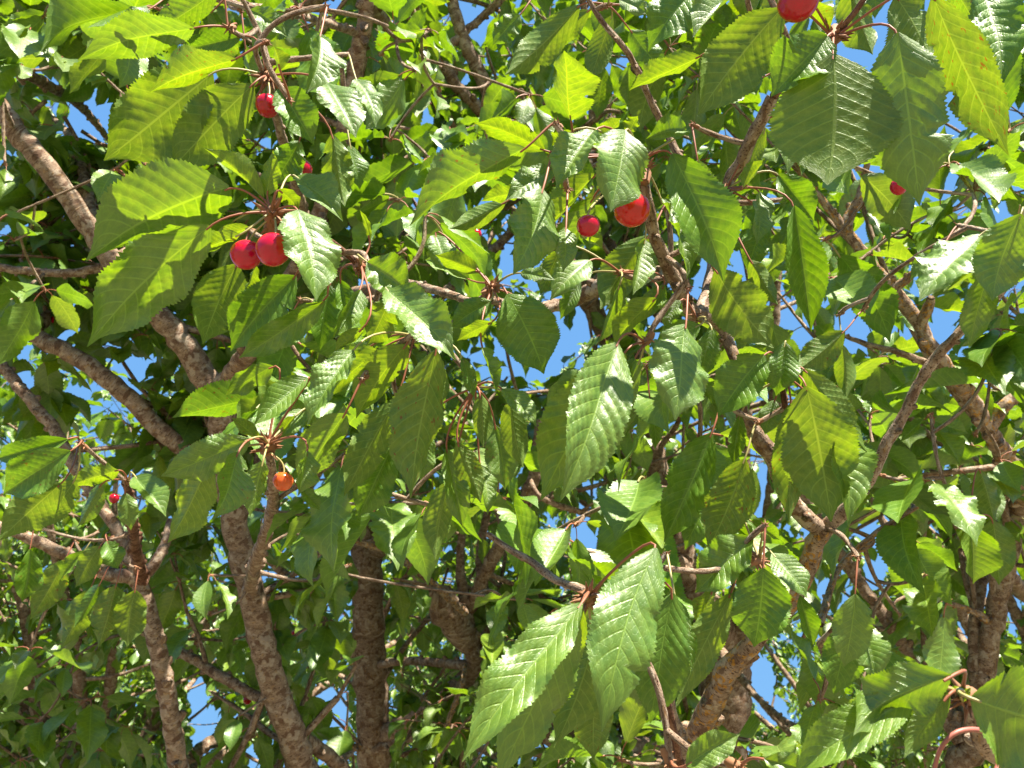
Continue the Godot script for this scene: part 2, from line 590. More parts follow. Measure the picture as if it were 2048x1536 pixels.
# ------------------------------------------------------------------ hand-set leaves of the nearest twigs
# spur: [u, v, depth]; leaf: [base u, v, tip u, v, depth, roll, side, width, tone, extra]
# side 1 shows the upper face, -1 the lower; roll > 0 turns the shown face towards the sun
func set_leaf(t: Tree3, a: Array, spur: Vector3) -> void:
	var extra: Dictionary = a[9] if a.size() > 9 else {}
	var d: float = a[4]
	var p0 := at(a[0], a[1], d)
	var lean := 0.0
	if not extra.has("dd"):
		var span := p0.distance_to(at(a[2], a[3], d))
		lean = -0.5 * span if a[5] >= 26 and a[6] > 0 else 0.35 * span if a[5] <= -14 else 0.0
		if a[3] < a[1]:          # a leaf that points up leans the other way for the same light
			lean = -lean
	var dd: float = extra.get("dd", lean)
	var p1 := at(a[2], a[3], d + dd)
	var axis := p1 - p0
	var size := axis.length()
	axis /= size
	var c := (EYE - (p0 + p1) * 0.5).normalized()
	var n := (c - axis * c.dot(axis)).normalized()
	var sd := axis.cross(n)
	if sd.dot(Vector3(0.4, 1.0, 0.0)) < 0.0:
		sd = -sd
	var roll := deg_to_rad(a[5] * (1.4 if a[5] < 0 else 0.8 if absf(lean) > 0.0 else 1.0))
	n = n * cos(roll) + sd * sin(roll)
	var up: Vector3 = n * a[6]
	var r := RandomNumberGenerator.new()
	r.seed = int(a[0] * 7919 + a[3] * 104729)
	var look := {"w": a[7], "arch": r.randf_range(0.02, 0.09), "bend": r.randf_range(-0.03, 0.03), "fold": r.randf_range(0.2, 0.6), "cup": r.randf_range(-0.5, 0.3), "twist": r.randf_range(-0.5, 0.5), "wave": r.randf_range(0.05, 0.15), "pleat": r.randf_range(0.005, 0.010), "bites": r.randi() % 4 if r.randf() < 0.6 else 0}
	look.merge(extra, true)
	look["pleat"] *= 0.75
	look["fold"] = minf(look["fold"] * 1.3, 0.75)
	look["w"] *= 1.06
	var b := Basis(axis.cross(up) * size, axis * size, up * size)
	var xf := Transform3D(b, p0)
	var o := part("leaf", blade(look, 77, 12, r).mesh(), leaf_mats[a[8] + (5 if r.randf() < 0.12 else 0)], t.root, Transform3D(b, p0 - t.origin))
	# the stalk, from the spur to the base of the blade
	var s := Shape.new()
	var inv := xf.affine_inverse()
	if spur.distance_to(p0) > 0.075:
		spur = p0 - axis * 0.026 + Vector3.UP * 0.006 - c * 0.012
		add_spur(t, spur, 0.55)
	var far := spur.distance_to(p0)
	var h0 := spur.lerp(p0, 0.35) + Vector3.UP * far * 0.12
	var h1 := p0 - axis * far * 0.3
	var path := []
	for k in 9:
		var f := k / 8.0
		path.append([inv * spur.bezier_interpolate(h0, h1, p0 + axis * 0.004, f), lerpf(0.001, 0.0007, f) / size])
	add_tube(s, path, 7)
	part("stalk", s.mesh(), stalk_mat if r.randf() < 0.75 else green_stalk_mat, o)

func add_spur(t: Tree3, p: Vector3, big: float) -> void:
	# short knobbly wood ringed by bud scales
	var s := Shape.new()
	var near = t.samples[0]
	for q in t.samples:
		if q[0].distance_squared_to(p) < near[0].distance_squared_to(p):
			near = q
	var to: Vector3 = near[0]
	var dist := p.distance_to(to)
	var dir := (p - to).normalized() if dist > 0.004 else Vector3.UP
	if dist > 0.012:
		var bow := rand_dir() * dist * 0.14 + Vector3.DOWN * dist * 0.02
		var n := 7
		var path := []
		for k in n:
			var f := float(k) / (n - 1)
			path.append([to.lerp(p, f) + bow * sin(f * PI), lerpf(minf(near[1], 0.002 + dist * 0.012), 0.0021, f)])
		for k in range(2, n - 1):
			t.samples.append(path[k])
		var tw := Shape.new()
		add_tube(tw, smooth_path(path, 0.006), 8, 0.3, 30.0, t.origin)
		part("twig", tw.mesh(), bark_mats["grey" if rng.randf() < 0.5 else "brown"], t.root)
	add_tube(s, [[p - dir * 0.012 * big, 0.0026 * big], [p - dir * 0.008 * big, 0.0036 * big], [p - dir * 0.005 * big, 0.0028 * big], [p - dir * 0.002 * big, 0.0036 * big], [p + dir * 0.002 * big, 0.002 * big]], 8, 0.3, 40.0, t.origin)
	for k in (26 if big > 1.0 else 14):
		var o := (rand_dir() + dir * 0.9).normalized()
		var b := p - dir * rng.randf_range(0.0, 0.008) * big
		add_tube(s, [[b, 0.0012 * big], [b + o * 0.004 * big, 0.001 * big], [b + o * rng.randf_range(0.006, 0.010) * big, 0.0002]], 5, 0.0, 1.0, t.origin)
	part("spur", s.mesh(), spur_mat, t.root)

# ------------------------------------------------------------------ fruit
func cherry(u: float, v: float, d: float, px: float, spur: Vector3, c: Color, label: String) -> void:
	var o := Node3D.new()
	o.name = "cherry"
	var p := at(u, v, d)
	var r := px * d / FOCAL
	o.position = p
	o.set_meta("label", label)
	o.set_meta("category", "cherry")
	o.set_meta("group", "cherries hanging in the tree")
	add_child(o, true)
	var s := Shape.new()
	var rows := 24
	var cols := 32
	var turn := rng.randf() * TAU
	for k in rows + 1:
		var a := PI * k / rows
		for j in cols + 1:
			var b := TAU * (j % cols) / cols
			var rad := 1.0 + 0.035 * cos(b * 2.0 + turn) * sin(a)
			var y := cos(a) * 0.97
			y -= 0.22 * exp(-pow(a / 0.42, 2.0))            # dimple at the stalk
			var wide := sin(a) * (1.0 + 0.06 * cos(a)) * rad
			wide *= 1.0 - 0.05 * exp(-pow((b - PI) / 0.22, 2.0))    # seam
			s.v.append(Vector3(cos(b) * wide, y, sin(b) * wide) * r)
			s.t.append(Vector2(float(j) / cols, float(k) / rows))
	for k in rows + 1:
		for j in cols + 1:
			var jm := (j - 1 + cols) % cols
			var jp := (j + 1) % cols
			var du := s.v[k * (cols + 1) + jp] - s.v[k * (cols + 1) + jm]
			var dv := s.v[mini(k + 1, rows) * (cols + 1) + j] - s.v[maxi(k - 1, 0) * (cols + 1) + j]
			var n := du.cross(dv)
			s.n.append(n.normalized() if n.length() > 1e-12 else Vector3(0, 1.0 if k == 0 else -1.0, 0))
	for k in rows:
		for j in cols:
			var a := k * (cols + 1) + j
			var b := a + cols + 1
			s.i.append_array(PackedInt32Array([a, b, a + 1, a + 1, b, b + 1]))
	part("fruit", s.mesh(), fruit_material(c), o)
	var st := Shape.new()
	var top := Vector3(0, r * 0.72, 0)
	var e := spur - p
	var path := []
	for k in 9:
		var f := k / 8.0
		path.append([e.bezier_interpolate(e.lerp(top, 0.4) + Vector3.UP * 0.003, top + Vector3.UP * 0.012, top, f), 0.00075])
	add_tube(st, path, 6)
	part("stalk", st.mesh(), green_stalk_mat, o)

var fruit_mats := {}
func fruit_material(c: Color) -> StandardMaterial3D:
	if fruit_mats.has(c):
		return fruit_mats[c]
	var fn := FastNoiseLite.new()
	fn.seed = 3
	fn.frequency = 0.012
	var tex := NoiseTexture2D.new()
	tex.width = 256
	tex.height = 256
	tex.seamless = true
	tex.noise = fn
	var ramp := Gradient.new()
	ramp.set_color(0, Color(0.9, 0.82, 0.82))
	ramp.set_color(1, Color(1, 1, 1))
	tex.color_ramp = ramp
	var m := StandardMaterial3D.new()
	m.albedo_color = c
	m.albedo_texture = tex
	m.roughness = 0.2
	m.metallic_specular = 0.4
	m.subsurf_scatter_enabled = true
	m.subsurf_scatter_strength = 0.12
	m.clearcoat_enabled = true
	m.clearcoat = 0.3
	m.clearcoat_roughness = 0.08
	fruit_mats[c] = m
	return m

# ------------------------------------------------------------------ the scene
func _ready() -> void:
	var cam := Camera3D.new()
	cam.name = "camera"
	cam.fov = rad_to_deg(2.0 * atan(768.0 / FOCAL))
	cam.near = 0.05
	cam.far = 500.0
	cam.position = EYE
	cam.rotation_degrees = Vector3(PITCH, 0, 0)
	add_child(cam)
	view = cam.transform
	var lens := CameraAttributesPhysical.new()
	lens.frustum_focal_length = 12.0 * FOCAL / 768.0
	lens.frustum_focus_distance = 0.62
	lens.exposure_aperture = 21.0
	cam.attributes = lens
	var env := Environment.new()
	var sky_mat := ProceduralSkyMaterial.new()
	sky_mat.sky_top_color = lin(0.046, 0.112, 0.225)
	sky_mat.sky_horizon_color = lin(0.064, 0.14, 0.24)
	sky_mat.sky_curve = 0.2
	sky_mat.ground_bottom_color = lin(0.10, 0.08, 0.05)
	sky_mat.ground_horizon_color = lin(0.2, 0.2, 0.18)
	sky_mat.sun_angle_max = 8.0
	var sky := Sky.new()
	sky.sky_material = sky_mat
	env.background_mode = Environment.BG_SKY
	env.sky = sky
	env.tonemap_mode = Environment.TONE_MAPPER_LINEAR
	env.tonemap_exposure = 4.1
	env.sdfgi_enabled = true
	env.ssao_enabled = true
	env.ssil_enabled = true
	var we := WorldEnvironment.new()
	we.environment = env
	add_child(we)
	var sun := DirectionalLight3D.new()
	sun.name = "sun"
	sun.light_energy = 1.6
	sun.light_color = Color(1.0, 0.965, 0.9)
	sun.light_angular_distance = 0.5
	sun.shadow_enabled = true
	sun.look_at_from_position(Vector3.ZERO, -sun_to, Vector3(0, 0, 1))
	add_child(sun)

	rng.seed = 20240611
	noise.seed = 4
	noise.frequency = 0.1
	make_materials()
	make_library()
	make_ground()
	make_near_tree()
	make_back_trees()
	make_cherries()

func make_library() -> void:
	for k in 14:
		variants.append(blade(random_look(rng), 60, 10, rng).mesh())
	var s := Shape.new()
	var path := []
	for k in 7:
		var f := k / 6.0
		path.append([STALK_END.bezier_interpolate(Vector3(0, -0.16, -0.02), Vector3(0, -0.06, 0.0), Vector3(0, 0.03, 0), f), 0.009])
	add_tube(s, path, 6)
	lib_stalk = s.mesh()
	for k in 8:
		var m := blade(random_look(rng), 30, 6, rng).mesh()
		var st := Shape.new()
		add_tube(st, [path[0], path[2], path[4], path[6]], 4)
		var a := []
		a.resize(Mesh.ARRAY_MAX)
		a[Mesh.ARRAY_VERTEX] = st.v
		a[Mesh.ARRAY_NORMAL] = st.n
		a[Mesh.ARRAY_TEX_UV] = st.t
		a[Mesh.ARRAY_INDEX] = st.i
		m.add_surface_from_arrays(Mesh.PRIMITIVE_TRIANGLES, a)
		m.surface_set_material(0, foliage_mat)
		m.surface_set_material(1, stalk_mat)
		coarse.append(m)

func make_ground() -> void:
	var s := Shape.new()
	var n := 60
	for y in n + 1:
		for x in n + 1:
			var fx := (float(x) / n * 2.0 - 1.0)
			var fy := (float(y) / n * 2.0 - 1.0)
			var px := fx * absf(fx) * 200.0
			var pz := fy * absf(fy) * 200.0
			s.v.append(Vector3(px, 0.05 * noise.get_noise_2d(px * 8.0, pz * 8.0) - 0.03, pz))
			s.n.append(Vector3.UP)
			s.t.append(Vector2(px, pz) * 0.5)
	for y in n:
		for x in n:
			var a := y * (n + 1) + x
			s.i.append_array(PackedInt32Array([a, a + 1, a + n + 1, a + 1, a + n + 2, a + n + 1]))
	var fn := FastNoiseLite.new()
	fn.frequency = 0.02
	fn.fractal_octaves = 5
	var tex := NoiseTexture2D.new()
	tex.width = 512
	tex.height = 512
	tex.seamless = true
	tex.noise = fn
	var ramp := Gradient.new()
	ramp.set_color(0, lin(0.11, 0.09, 0.055))  # earth colours lowered to stand for the shade under the trees
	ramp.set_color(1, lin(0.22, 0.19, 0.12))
	tex.color_ramp = ramp
	var m := StandardMaterial3D.new()
	m.albedo_texture = tex
	m.roughness = 0.95
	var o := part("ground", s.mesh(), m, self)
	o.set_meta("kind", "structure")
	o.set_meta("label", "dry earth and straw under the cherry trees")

var near_spurs := {}
var near: Tree3

func make_near_tree() -> void:
	gaps = GAPS
	var foot := at(900, 1760, 1.95)
	foot.y = 0.0
	near = new_tree("cherry_tree", foot, "fruiting cherry tree with brown limbs whose serrated leaves hang in front of everything")
	var crotch := at(900, 1760, 1.95)
	var trunk := [[foot + Vector3(0.05, -0.05, 0), 0.15], [foot + Vector3(0.02, 0.25, 0.02), 0.115], [foot + Vector3(-0.02, 0.8, 0), 0.1], [crotch + Vector3(0, -0.15, 0), 0.1], [crotch, 0.085]]
	branch(near, "trunk", trunk, "brown", 0.1, false)
	# main limbs
	branch(near, "limb", [[crotch, 0.05]] + view_path([[740, 1660, 1.85, 60], [620, 1560, 1.75, 58], [580, 1460, 1.72, 56], [540, 1340, 1.7, 53], [510, 1220, 1.7, 52], [482, 1100, 1.68, 50], [462, 990, 1.66, 53], [452, 880, 1.65, 58], [432, 795, 1.64, 55], [360, 680, 1.62, 48], [280, 590, 1.6, 45], [195, 480, 1.6, 42], [120, 370, 1.58, 40], [45, 278, 1.56, 42], [-5, 208, 1.55, 36], [-60, 140, 1.55, 32], [-140, 20, 1.6, 25]]), "brown")
	branch(near, "limb", [[crotch + Vector3(0, -0.06, 0), 0.042]] + view_path([[560, 1720, 1.75, 45], [400, 1620, 1.6, 39], [357, 1530, 1.55, 37], [340, 1420, 1.53, 36], [318, 1310, 1.52, 35], [295, 1220, 1.52, 35], [272, 1160, 1.52, 32], [200, 1142, 1.5, 26], [110, 1100, 1.48, 24], [20, 1060, 1.46, 22], [-120, 1010, 1.45, 19]]), "brown")
	branch(near, "limb", view_path([[468, 985, 1.68, 33], [380, 905, 1.68, 35], [330, 870, 1.67, 36], [255, 795, 1.66, 36], [180, 732, 1.65, 35], [70, 672, 1.64, 33], [0, 635, 1.63, 30], [-130, 560, 1.62, 24]]), "brown")
	branch(near, "branch", view_path([[278, 1160, 1.52, 29], [248, 1085, 1.53, 24], [205, 1015, 1.55, 23], [150, 935, 1.58, 23], [108, 860, 1.6, 24], [60, 800, 1.62, 24], [15, 745, 1.64, 23], [-60, 640, 1.66, 17]]), "brown")
	branch(near, "branch", view_path([[283, 1158, 1.52, 26], [310, 1125, 1.52, 22], [332, 1085, 1.54, 19], [340, 1040, 1.58, 13]]), "brown")
	branch(near, "branch", view_path([[520, 1398, 1.74, 22], [430, 1345, 1.78, 22], [350, 1298, 1.82, 19], [300, 1270, 1.86, 16], [200, 1230, 1.92, 12]]), "brown")
	branch(near, "branch", view_path([[215, 530, 1.62, 19], [140, 547, 1.6, 17], [60, 542, 1.6, 16], [0, 535, 1.6, 16], [-120, 510, 1.6, 12]]), "brown")
	branch(near, "branch", view_path([[438, 800, 1.64, 50], [466, 745, 1.58, 42], [505, 700, 1.5, 36], [570, 655, 1.35, 34], [680, 600, 1.1, 30], [800, 565, 0.9, 24]]), "pale", 0.12, false)
	branch(near, "branch", view_path([[590, 1475, 1.74, 33], [640, 1500, 1.8, 30], [700, 1550, 1.86, 27]]), "brown")
	branch(near, "branch", view_path([[745, -60, 1.6, 30], [735, 0, 1.6, 32], [720, 90, 1.62, 32], [702, 180, 1.64, 29], [670, 330, 1.66, 29], [600, 520, 1.67, 32], [520, 650, 1.66, 33], [455, 790, 1.65, 35]]), "brown")
	branch(near, "branch", view_path([[360, -30, 0.9, 10], [470, 5, 1.0, 13], [560, 22, 1.15, 14], [640, 42, 1.4, 15], [715, 66, 1.62, 18]]), "grey", 0.15, false)
	# the fore twigs
	branch(near, "branch", [[crotch + Vector3(0, -0.1, 0), 0.045]] + view_path([[1200, 1700, 1.4, 60], [1330, 1560, 1.05, 52], [1385, 1480, 0.92, 48], [1430, 1400, 0.86, 46], [1452, 1345, 0.84, 46], [1520, 1270, 0.82, 38], [1590, 1190, 0.8, 38], [1612, 1140, 0.8, 38], [1630, 1085, 0.79, 38], [1650, 1055, 0.78, 32]]), "lichen", 0.2, false)
	branch(near, "branch", view_path([[1452, 1345, 0.84, 40], [1485, 1322, 0.83, 26], [1512, 1306, 0.825, 24]]), "lichen", 0.3, false)
	branch(near, "branch", view_path([[1645, 1060, 0.785, 36], [1700, 1010, 0.77, 26], [1740, 960, 0.76, 24], [1770, 895, 0.75, 23], [1808, 830, 0.745, 22], [1838, 765, 0.74, 21], [1872, 715, 0.735, 22], [1912, 672, 0.73, 19], [1980, 605, 0.725, 17], [2035, 545, 0.72, 14], [2080, 480, 0.715, 10]]), "grey", 0.22, false)
	branch(near, "branch", view_path([[1645, 1062, 0.785, 38], [1605, 1030, 0.78, 36], [1575, 985, 0.77, 38], [1550, 925, 0.76, 38], [1525, 885, 0.75, 36], [1495, 850, 0.745, 30], [1480, 800, 0.74, 24], [1470, 720, 0.75, 22], [1440, 650, 0.76, 24], [1385, 625, 0.72, 28]]), "pale", 0.2, false)
	branch(near, "branch", view_path([[1388, 632, 0.72, 30], [1355, 570, 0.68, 29], [1330, 520, 0.66, 27], [1308, 465, 0.645, 25], [1296, 410, 0.635, 24], [1285, 360, 0.63, 22], [1281, 330, 0.625, 16]]), "brown", 0.22, false)
	branch(near, "branch", view_path([[1350, 555, 0.69, 24], [1300, 545, 0.76, 30], [1250, 547, 0.82, 34], [1200, 573, 0.86, 34], [1140, 603, 0.9, 30], [1060, 620, 0.86, 22], [980, 598, 0.72, 16]]), "pale", 0.2, false)
	branch(near, "branch", view_path([[800, 566, 0.88, 22], [850, 575, 0.8, 18], [900, 590, 0.74, 17], [945, 603, 0.7, 15], [975, 590, 0.69, 12]]), "grey", 0.2, false)
	branch(near, "branch", view_path([[720, 540, 0.68, 9], [760, 560, 0.74, 12], [810, 568, 0.86, 18]]), "red", 0.15, false)
	branch(near, "branch", view_path([[600, 455, 0.64, 10], [650, 475, 0.66, 12], [690, 505, 0.67, 12], [722, 538, 0.68, 11]]), "red", 0.15, false)
	branch(near, "branch", view_path([[545, 440, 0.625, 20], [575, 450, 0.63, 14], [610, 460, 0.645, 11]]), "red", 0.2, false)
	branch(near, "branch", view_path([[1545, 195, 0.68, 24], [1525, 235, 0.69, 26], [1508, 265, 0.7, 28], [1485, 320, 0.72, 26], [1458, 365, 0.74, 24], [1440, 440, 0.78, 24], [1425, 540, 0.78, 24], [1400, 630, 0.74, 26]]), "grey", 0.25, false)
	branch(near, "branch", view_path([[1548, 192, 0.68, 18], [1600, 130, 0.64, 14], [1660, 80, 0.58, 13], [1720, 10, 0.56, 12], [1760, -60, 0.56, 10]]), "red", 0.15, false)
	branch(near, "branch", view_path([[975, 1068, 0.62, 11], [1020, 1098, 0.61, 14], [1060, 1122, 0.6, 15], [1110, 1158, 0.58, 17], [1180, 1188, 0.56, 18], [1260, 1250, 0.6, 20], [1320, 1350, 0.7, 24], [1345, 1440, 0.8, 28], [1365, 1530, 0.95, 30]]), "grey", 0.3, false)
	branch(near, "branch", view_path([[1330, 1398, 0.62, 18], [1345, 1450, 0.64, 17], [1356, 1510, 0.66, 17], [1366, 1560, 0.72, 18], [1340, 1640, 1.0, 20]]), "red", 0.1, false)
	branch(near, "branch", view_path([[1165, -20, 0.8, 10], [1205, 45, 0.8, 11], [1245, 92, 0.8, 12], [1275, 140, 0.82, 13], [1330, 260, 0.85, 15], [1420, 420, 0.8, 18]]), "brown", 0.2, false)
	branch(near, "branch", view_path([[1690, 1120, 1.1, 10], [1740, 1075, 1.08, 12], [1790, 1040, 1.06, 11], [1855, 1003, 1.05, 9]]), "lichen", 0.25, false)
	branch(near, "branch", view_path([[1640, 1250, 0.95, 16], [1665, 1165, 1.05, 14], [1690, 1120, 1.1, 12], [1745, 1080, 1.1, 10], [1672, 1050, 1.1, 8]]), "lichen", 0.25, false)
	branch(near, "branch", view_path([[2120, 1560, 0.42, 60], [1990, 1500, 0.41, 52], [1950, 1440, 0.4, 36], [1935, 1385, 0.395, 22]]), "grey", 0.15, false)
	branch(near, "branch", view_path([[540, 165, 0.72, 14], [560, 260, 0.85, 18], [590, 360, 1.05, 20], [610, 460, 1.4, 24], [600, 520, 1.66, 28]]), "brown", 0.2, false)
	branch(near, "branch", view_path([[535, 900, 0.66, 16], [545, 960, 0.75, 20], [540, 1040, 1.0, 24], [510, 1130, 1.4, 26], [500, 1180, 1.68, 28]]), "brown", 0.2, false)
	branch(near, "branch", view_path([[250, 965, 0.85, 14], [262, 1010, 1.0, 17], [270, 1090, 1.3, 22], [285, 1160, 1.5, 26]]), "red", 0.2, false)
	branch(near, "branch", view_path([[1640, 1290, 0.9, 16], [1700, 1220, 0.85, 12], [1725, 1225, 0.8, 10]]), "brown", 0.2, false)
	branch(near, "branch", view_path([[1560, 760, 0.68, 12], [1572, 830, 0.7, 14], [1560, 900, 0.74, 20], [1550, 925, 0.76, 24]]), "red", 0.2, false)
	for curve in [[[1862, 1570, 0.37, 9], [1880, 1500, 0.37, 9], [1915, 1464, 0.37, 10], [1965, 1462, 0.375, 11], [1992, 1490, 0.38, 13]], [[1992, 1490, 0.38, 13], [1999, 1520, 0.375, 11], [1985, 1560, 0.37, 10]]]:
		var stem := Shape.new()
		add_tube(stem, smooth_path(view_path(curve), 0.003), 10, 0.05, 20.0, near.origin)
		part("twig", stem.mesh(), plain(lin(0.31, 0.095, 0.07), 0.5), near.root)
	for c in NEAR:
		var sp: Array = c[0]
		var p := at(sp[0], sp[1], sp[2])
		add_spur(near, p, sp[3] * 1.7 if sp.size() > 3 else 0.8)
		for k in range(1, c.size()):
			set_leaf(near, c[k], p)
	# shoots that fill the crown behind and above the hand-set twigs
	var starts := near.spawn.duplicate()
	for s in starts:
		for twice in 2:
			var d: Vector3 = (rand_dir() + Vector3.UP * 0.35 + Vector3(0, 0, -0.15)).normalized()
			shoot(near, s[0], d, rng.randf_range(0.25, 0.5), minf(s[2] * 0.5, 0.008), 1, 1.66, 5, 1)
	for e in INNER:
		var p0 := at(e[0], e[1], e[2])
		var p1 := at(e[3], e[4], e[5])
		branch(near, "branch", [[p0, 0.013], [p0.lerp(p1, 0.5) + Vector3.UP * 0.06, 0.01], [p1, 0.005]], "brown", 0.12, false)
		for k in 8:
			shoot(near, p0.lerp(p1, (k + 0.5) / 8.0), (rand_dir() + Vector3.UP * 0.1).normalized(), rng.randf_range(0.25, 0.5), 0.005, 1, 1.68, 5, 2)
	for m in MID:
		var p := at(m[0], m[1], m[2])
		add_spur(near, p, 0.6)
		rosette(near, p, (rand_dir() * 0.5 + Vector3(0, 0.2, 0.6)).normalized(), 5, 0.75, true)
	# limbs that rise out of the frame and shade what is below
	var q := at(300, 300, 1.9)
	for e in OVERHEAD:
		var p0 := at(e[0], e[1], e[2])
		var p1 := at(e[3], e[4], e[5])
		branch(near, "branch", [[p0, 0.014], [p0.lerp(p1, 0.5) + Vector3.UP * 0.05, 0.011], [p1, 0.006]], "brown", 0.12, false)
		for k in 7:
			var f := (k + 0.5) / 7.0
			shoot(near, p0.lerp(p1, f), (rand_dir() + Vector3.UP * 0.2).normalized(), rng.randf_range(0.25, 0.45), 0.005, 1, 1.05, 5, 1)
	finish_tree(near, 300 - count_leaves(), "brown")

func count_leaves() -> int:
	var n := 0
	for c in NEAR:
		n += c.size() - 1
	return n

# leaf rosettes of the middle distance: u, v, depth
const MID := [
	[60, 60, 1.3], [120, 120, 1.4], [40, 130, 1.35], [110, 20, 1.3], [200, 30, 1.2], [250, 70, 1.1], [190, 160, 1.3], [260, 200, 1.3], [290, 330, 1.3], [230, 340, 1.3], [20, 430, 1.3], [30, 480, 1.35], [90, 580, 1.4], [30, 590, 1.5], [320, 20, 1.0], [10, 330, 1.4],
	[790, 60, 1.1], [860, 60, 1.2], [830, 140, 1.1], [880, 180, 1.3], [760, 110, 1.2], [1060, 190, 1.2], [980, 160, 1.4], [780, 280, 1.3], [860, 320, 1.3], [930, 340, 1.2], [800, 400, 1.1], [850, 430, 0.95], [900, 260, 1.6], [980, 300, 1.5], [600, 20, 1.0], [640, 130, 1.1],
	[1900, 330, 1.0], [1960, 300, 1.1], [2020, 260, 1.1], [1890, 430, 1.1], [1950, 380, 1.0], [1700, 330, 0.95], [1720, 520, 1.1], [1660, 560, 1.05], [1780, 470, 1.15], [1700, 430, 1.0], [1850, 480, 1.1], [1650, 480, 1.0], [2000, 660, 1.0], [2030, 700, 1.0], [1960, 700, 1.05], [2010, 780, 1.1], [1950, 870, 1.05], [1850, 960, 0.95], [1760, 950, 1.0], [1800, 1000, 1.1], [1900, 1000, 1.0], [2000, 920, 1.1], [1740, 830, 1.2], [1700, 880, 1.1], [1680, 780, 1.3],
	[600, 600, 0.85], [560, 680, 0.85], [640, 760, 0.85], [560, 800, 0.8], [700, 900, 0.9], [660, 1000, 0.9], [780, 1000, 1.0], [860, 1010, 0.85], [980, 900, 0.85], [1000, 1000, 1.0], [1050, 1060, 0.95], [1120, 1080, 1.0], [1240, 1000, 0.9], [1260, 1120, 1.0], [1290, 960, 0.9], [1150, 1050, 0.9], [1380, 780, 0.8], [1400, 880, 0.8], [1290, 1020, 1.0], [1400, 1000, 0.85],
	[600, 1060, 1.3], [640, 1080, 1.3], [700, 1130, 1.5], [1040, 1200, 1.4], [1010, 1200, 1.5], [1240, 1520, 1.0], [1420, 1500, 1.1], [1560, 1500, 0.9], [1640, 1400, 0.9], [1480, 1480, 1.0], [1800, 1230, 1.2], [1850, 1150, 1.1], [1900, 1200, 1.2], [1820, 1080, 1.15], [1750, 1290, 1.1], [1600, 1300, 1.0],
	[60, 1300, 1.5], [130, 1330, 1.7], [80, 1440, 1.7], [180, 1400, 1.7], [200, 1500, 1.8], [40, 1520, 1.7], [420, 1150, 1.5], [480, 1430, 1.64], [660, 1240, 1.9], [420, 1230, 1.6],
]
# inner boughs behind the limbs
const INNER := [
	[-60, -60, 1.65, 320, 120, 2.2], [-25, 110, 1.6, 260, 340, 2.4], [745, -60, 1.65, 400, 200, 2.2], [735, 0, 1.65, 950, 350, 2.4], [195, 480, 1.65, 100, 230, 2.3], [0, 540, 1.65, 160, 400, 2.2], [60, 672, 1.68, 300, 480, 2.3], [600, 520, 1.7, 760, 330, 2.3], [745, -60, 1.65, 620, 260, 2.3],
]
# limbs above the frame: from, to (view units and depth)
const OVERHEAD := [
	[-60, -60, 1.6, 500, -350, 1.7], [745, -60, 1.6, 900, -500, 1.6], [745, -60, 1.6, 400, -420, 1.9],
	[1275, 140, 1.5, 1500, -380, 1.7], [1760, -60, 1.2, 1950, -420, 1.5],
]

# clear air seen through the crown: centre u, v and half-axes
const GAPS := [
	[180, 245, 60, 45], [275, 275, 50, 40], [370, 100, 20, 30], [140, 130, 14, 40], [660, 15, 28, 16], [930, 30, 24, 40], [955, 60, 30, 40], [845, 240, 20, 30], [760, 180, 18, 30],
	[745, 585, 20, 28], [365, 590, 14, 40], [480, 1000, 26, 26], [620, 985, 26, 14], [395, 1405, 22, 60], [410, 1490, 30, 40], [640, 1390, 16, 24], [680, 1430, 14, 40], [1170, 1060, 20, 70], [1205, 1090, 18, 50],
	[1525, 990, 22, 70], [1495, 1080, 14, 40], [1700, 650, 38, 40], [1720, 690, 46, 30], [1600, 690, 36, 26], [1560, 640, 12, 40], [1780, 1090, 38, 60], [1735, 1060, 26, 26], [1745, 1150, 24, 34],
	[1960, 1180, 24, 50], [1930, 1270, 18, 40], [1520, 1360, 34, 50], [1545, 1420, 30, 30], [1285, 1390, 12, 34], [1095, 1395, 22, 26], [1060, 1500, 14, 20], [2030, 1230, 14, 50], [1170, 655, 20, 30], [1640, 970, 10, 30],
	[860, 385, 20, 30], [30, 930, 24, 20], [960, 1500, 14, 20], [1440, 1250, 22, 20], [1990, 210, 14, 40], [720, 1180, 10, 20], [1700, 270, 10, 14], [1580, 640, 20, 20], [770, 60, 14, 30], [35, 770, 14, 20], [270, 1010, 20, 22],
]

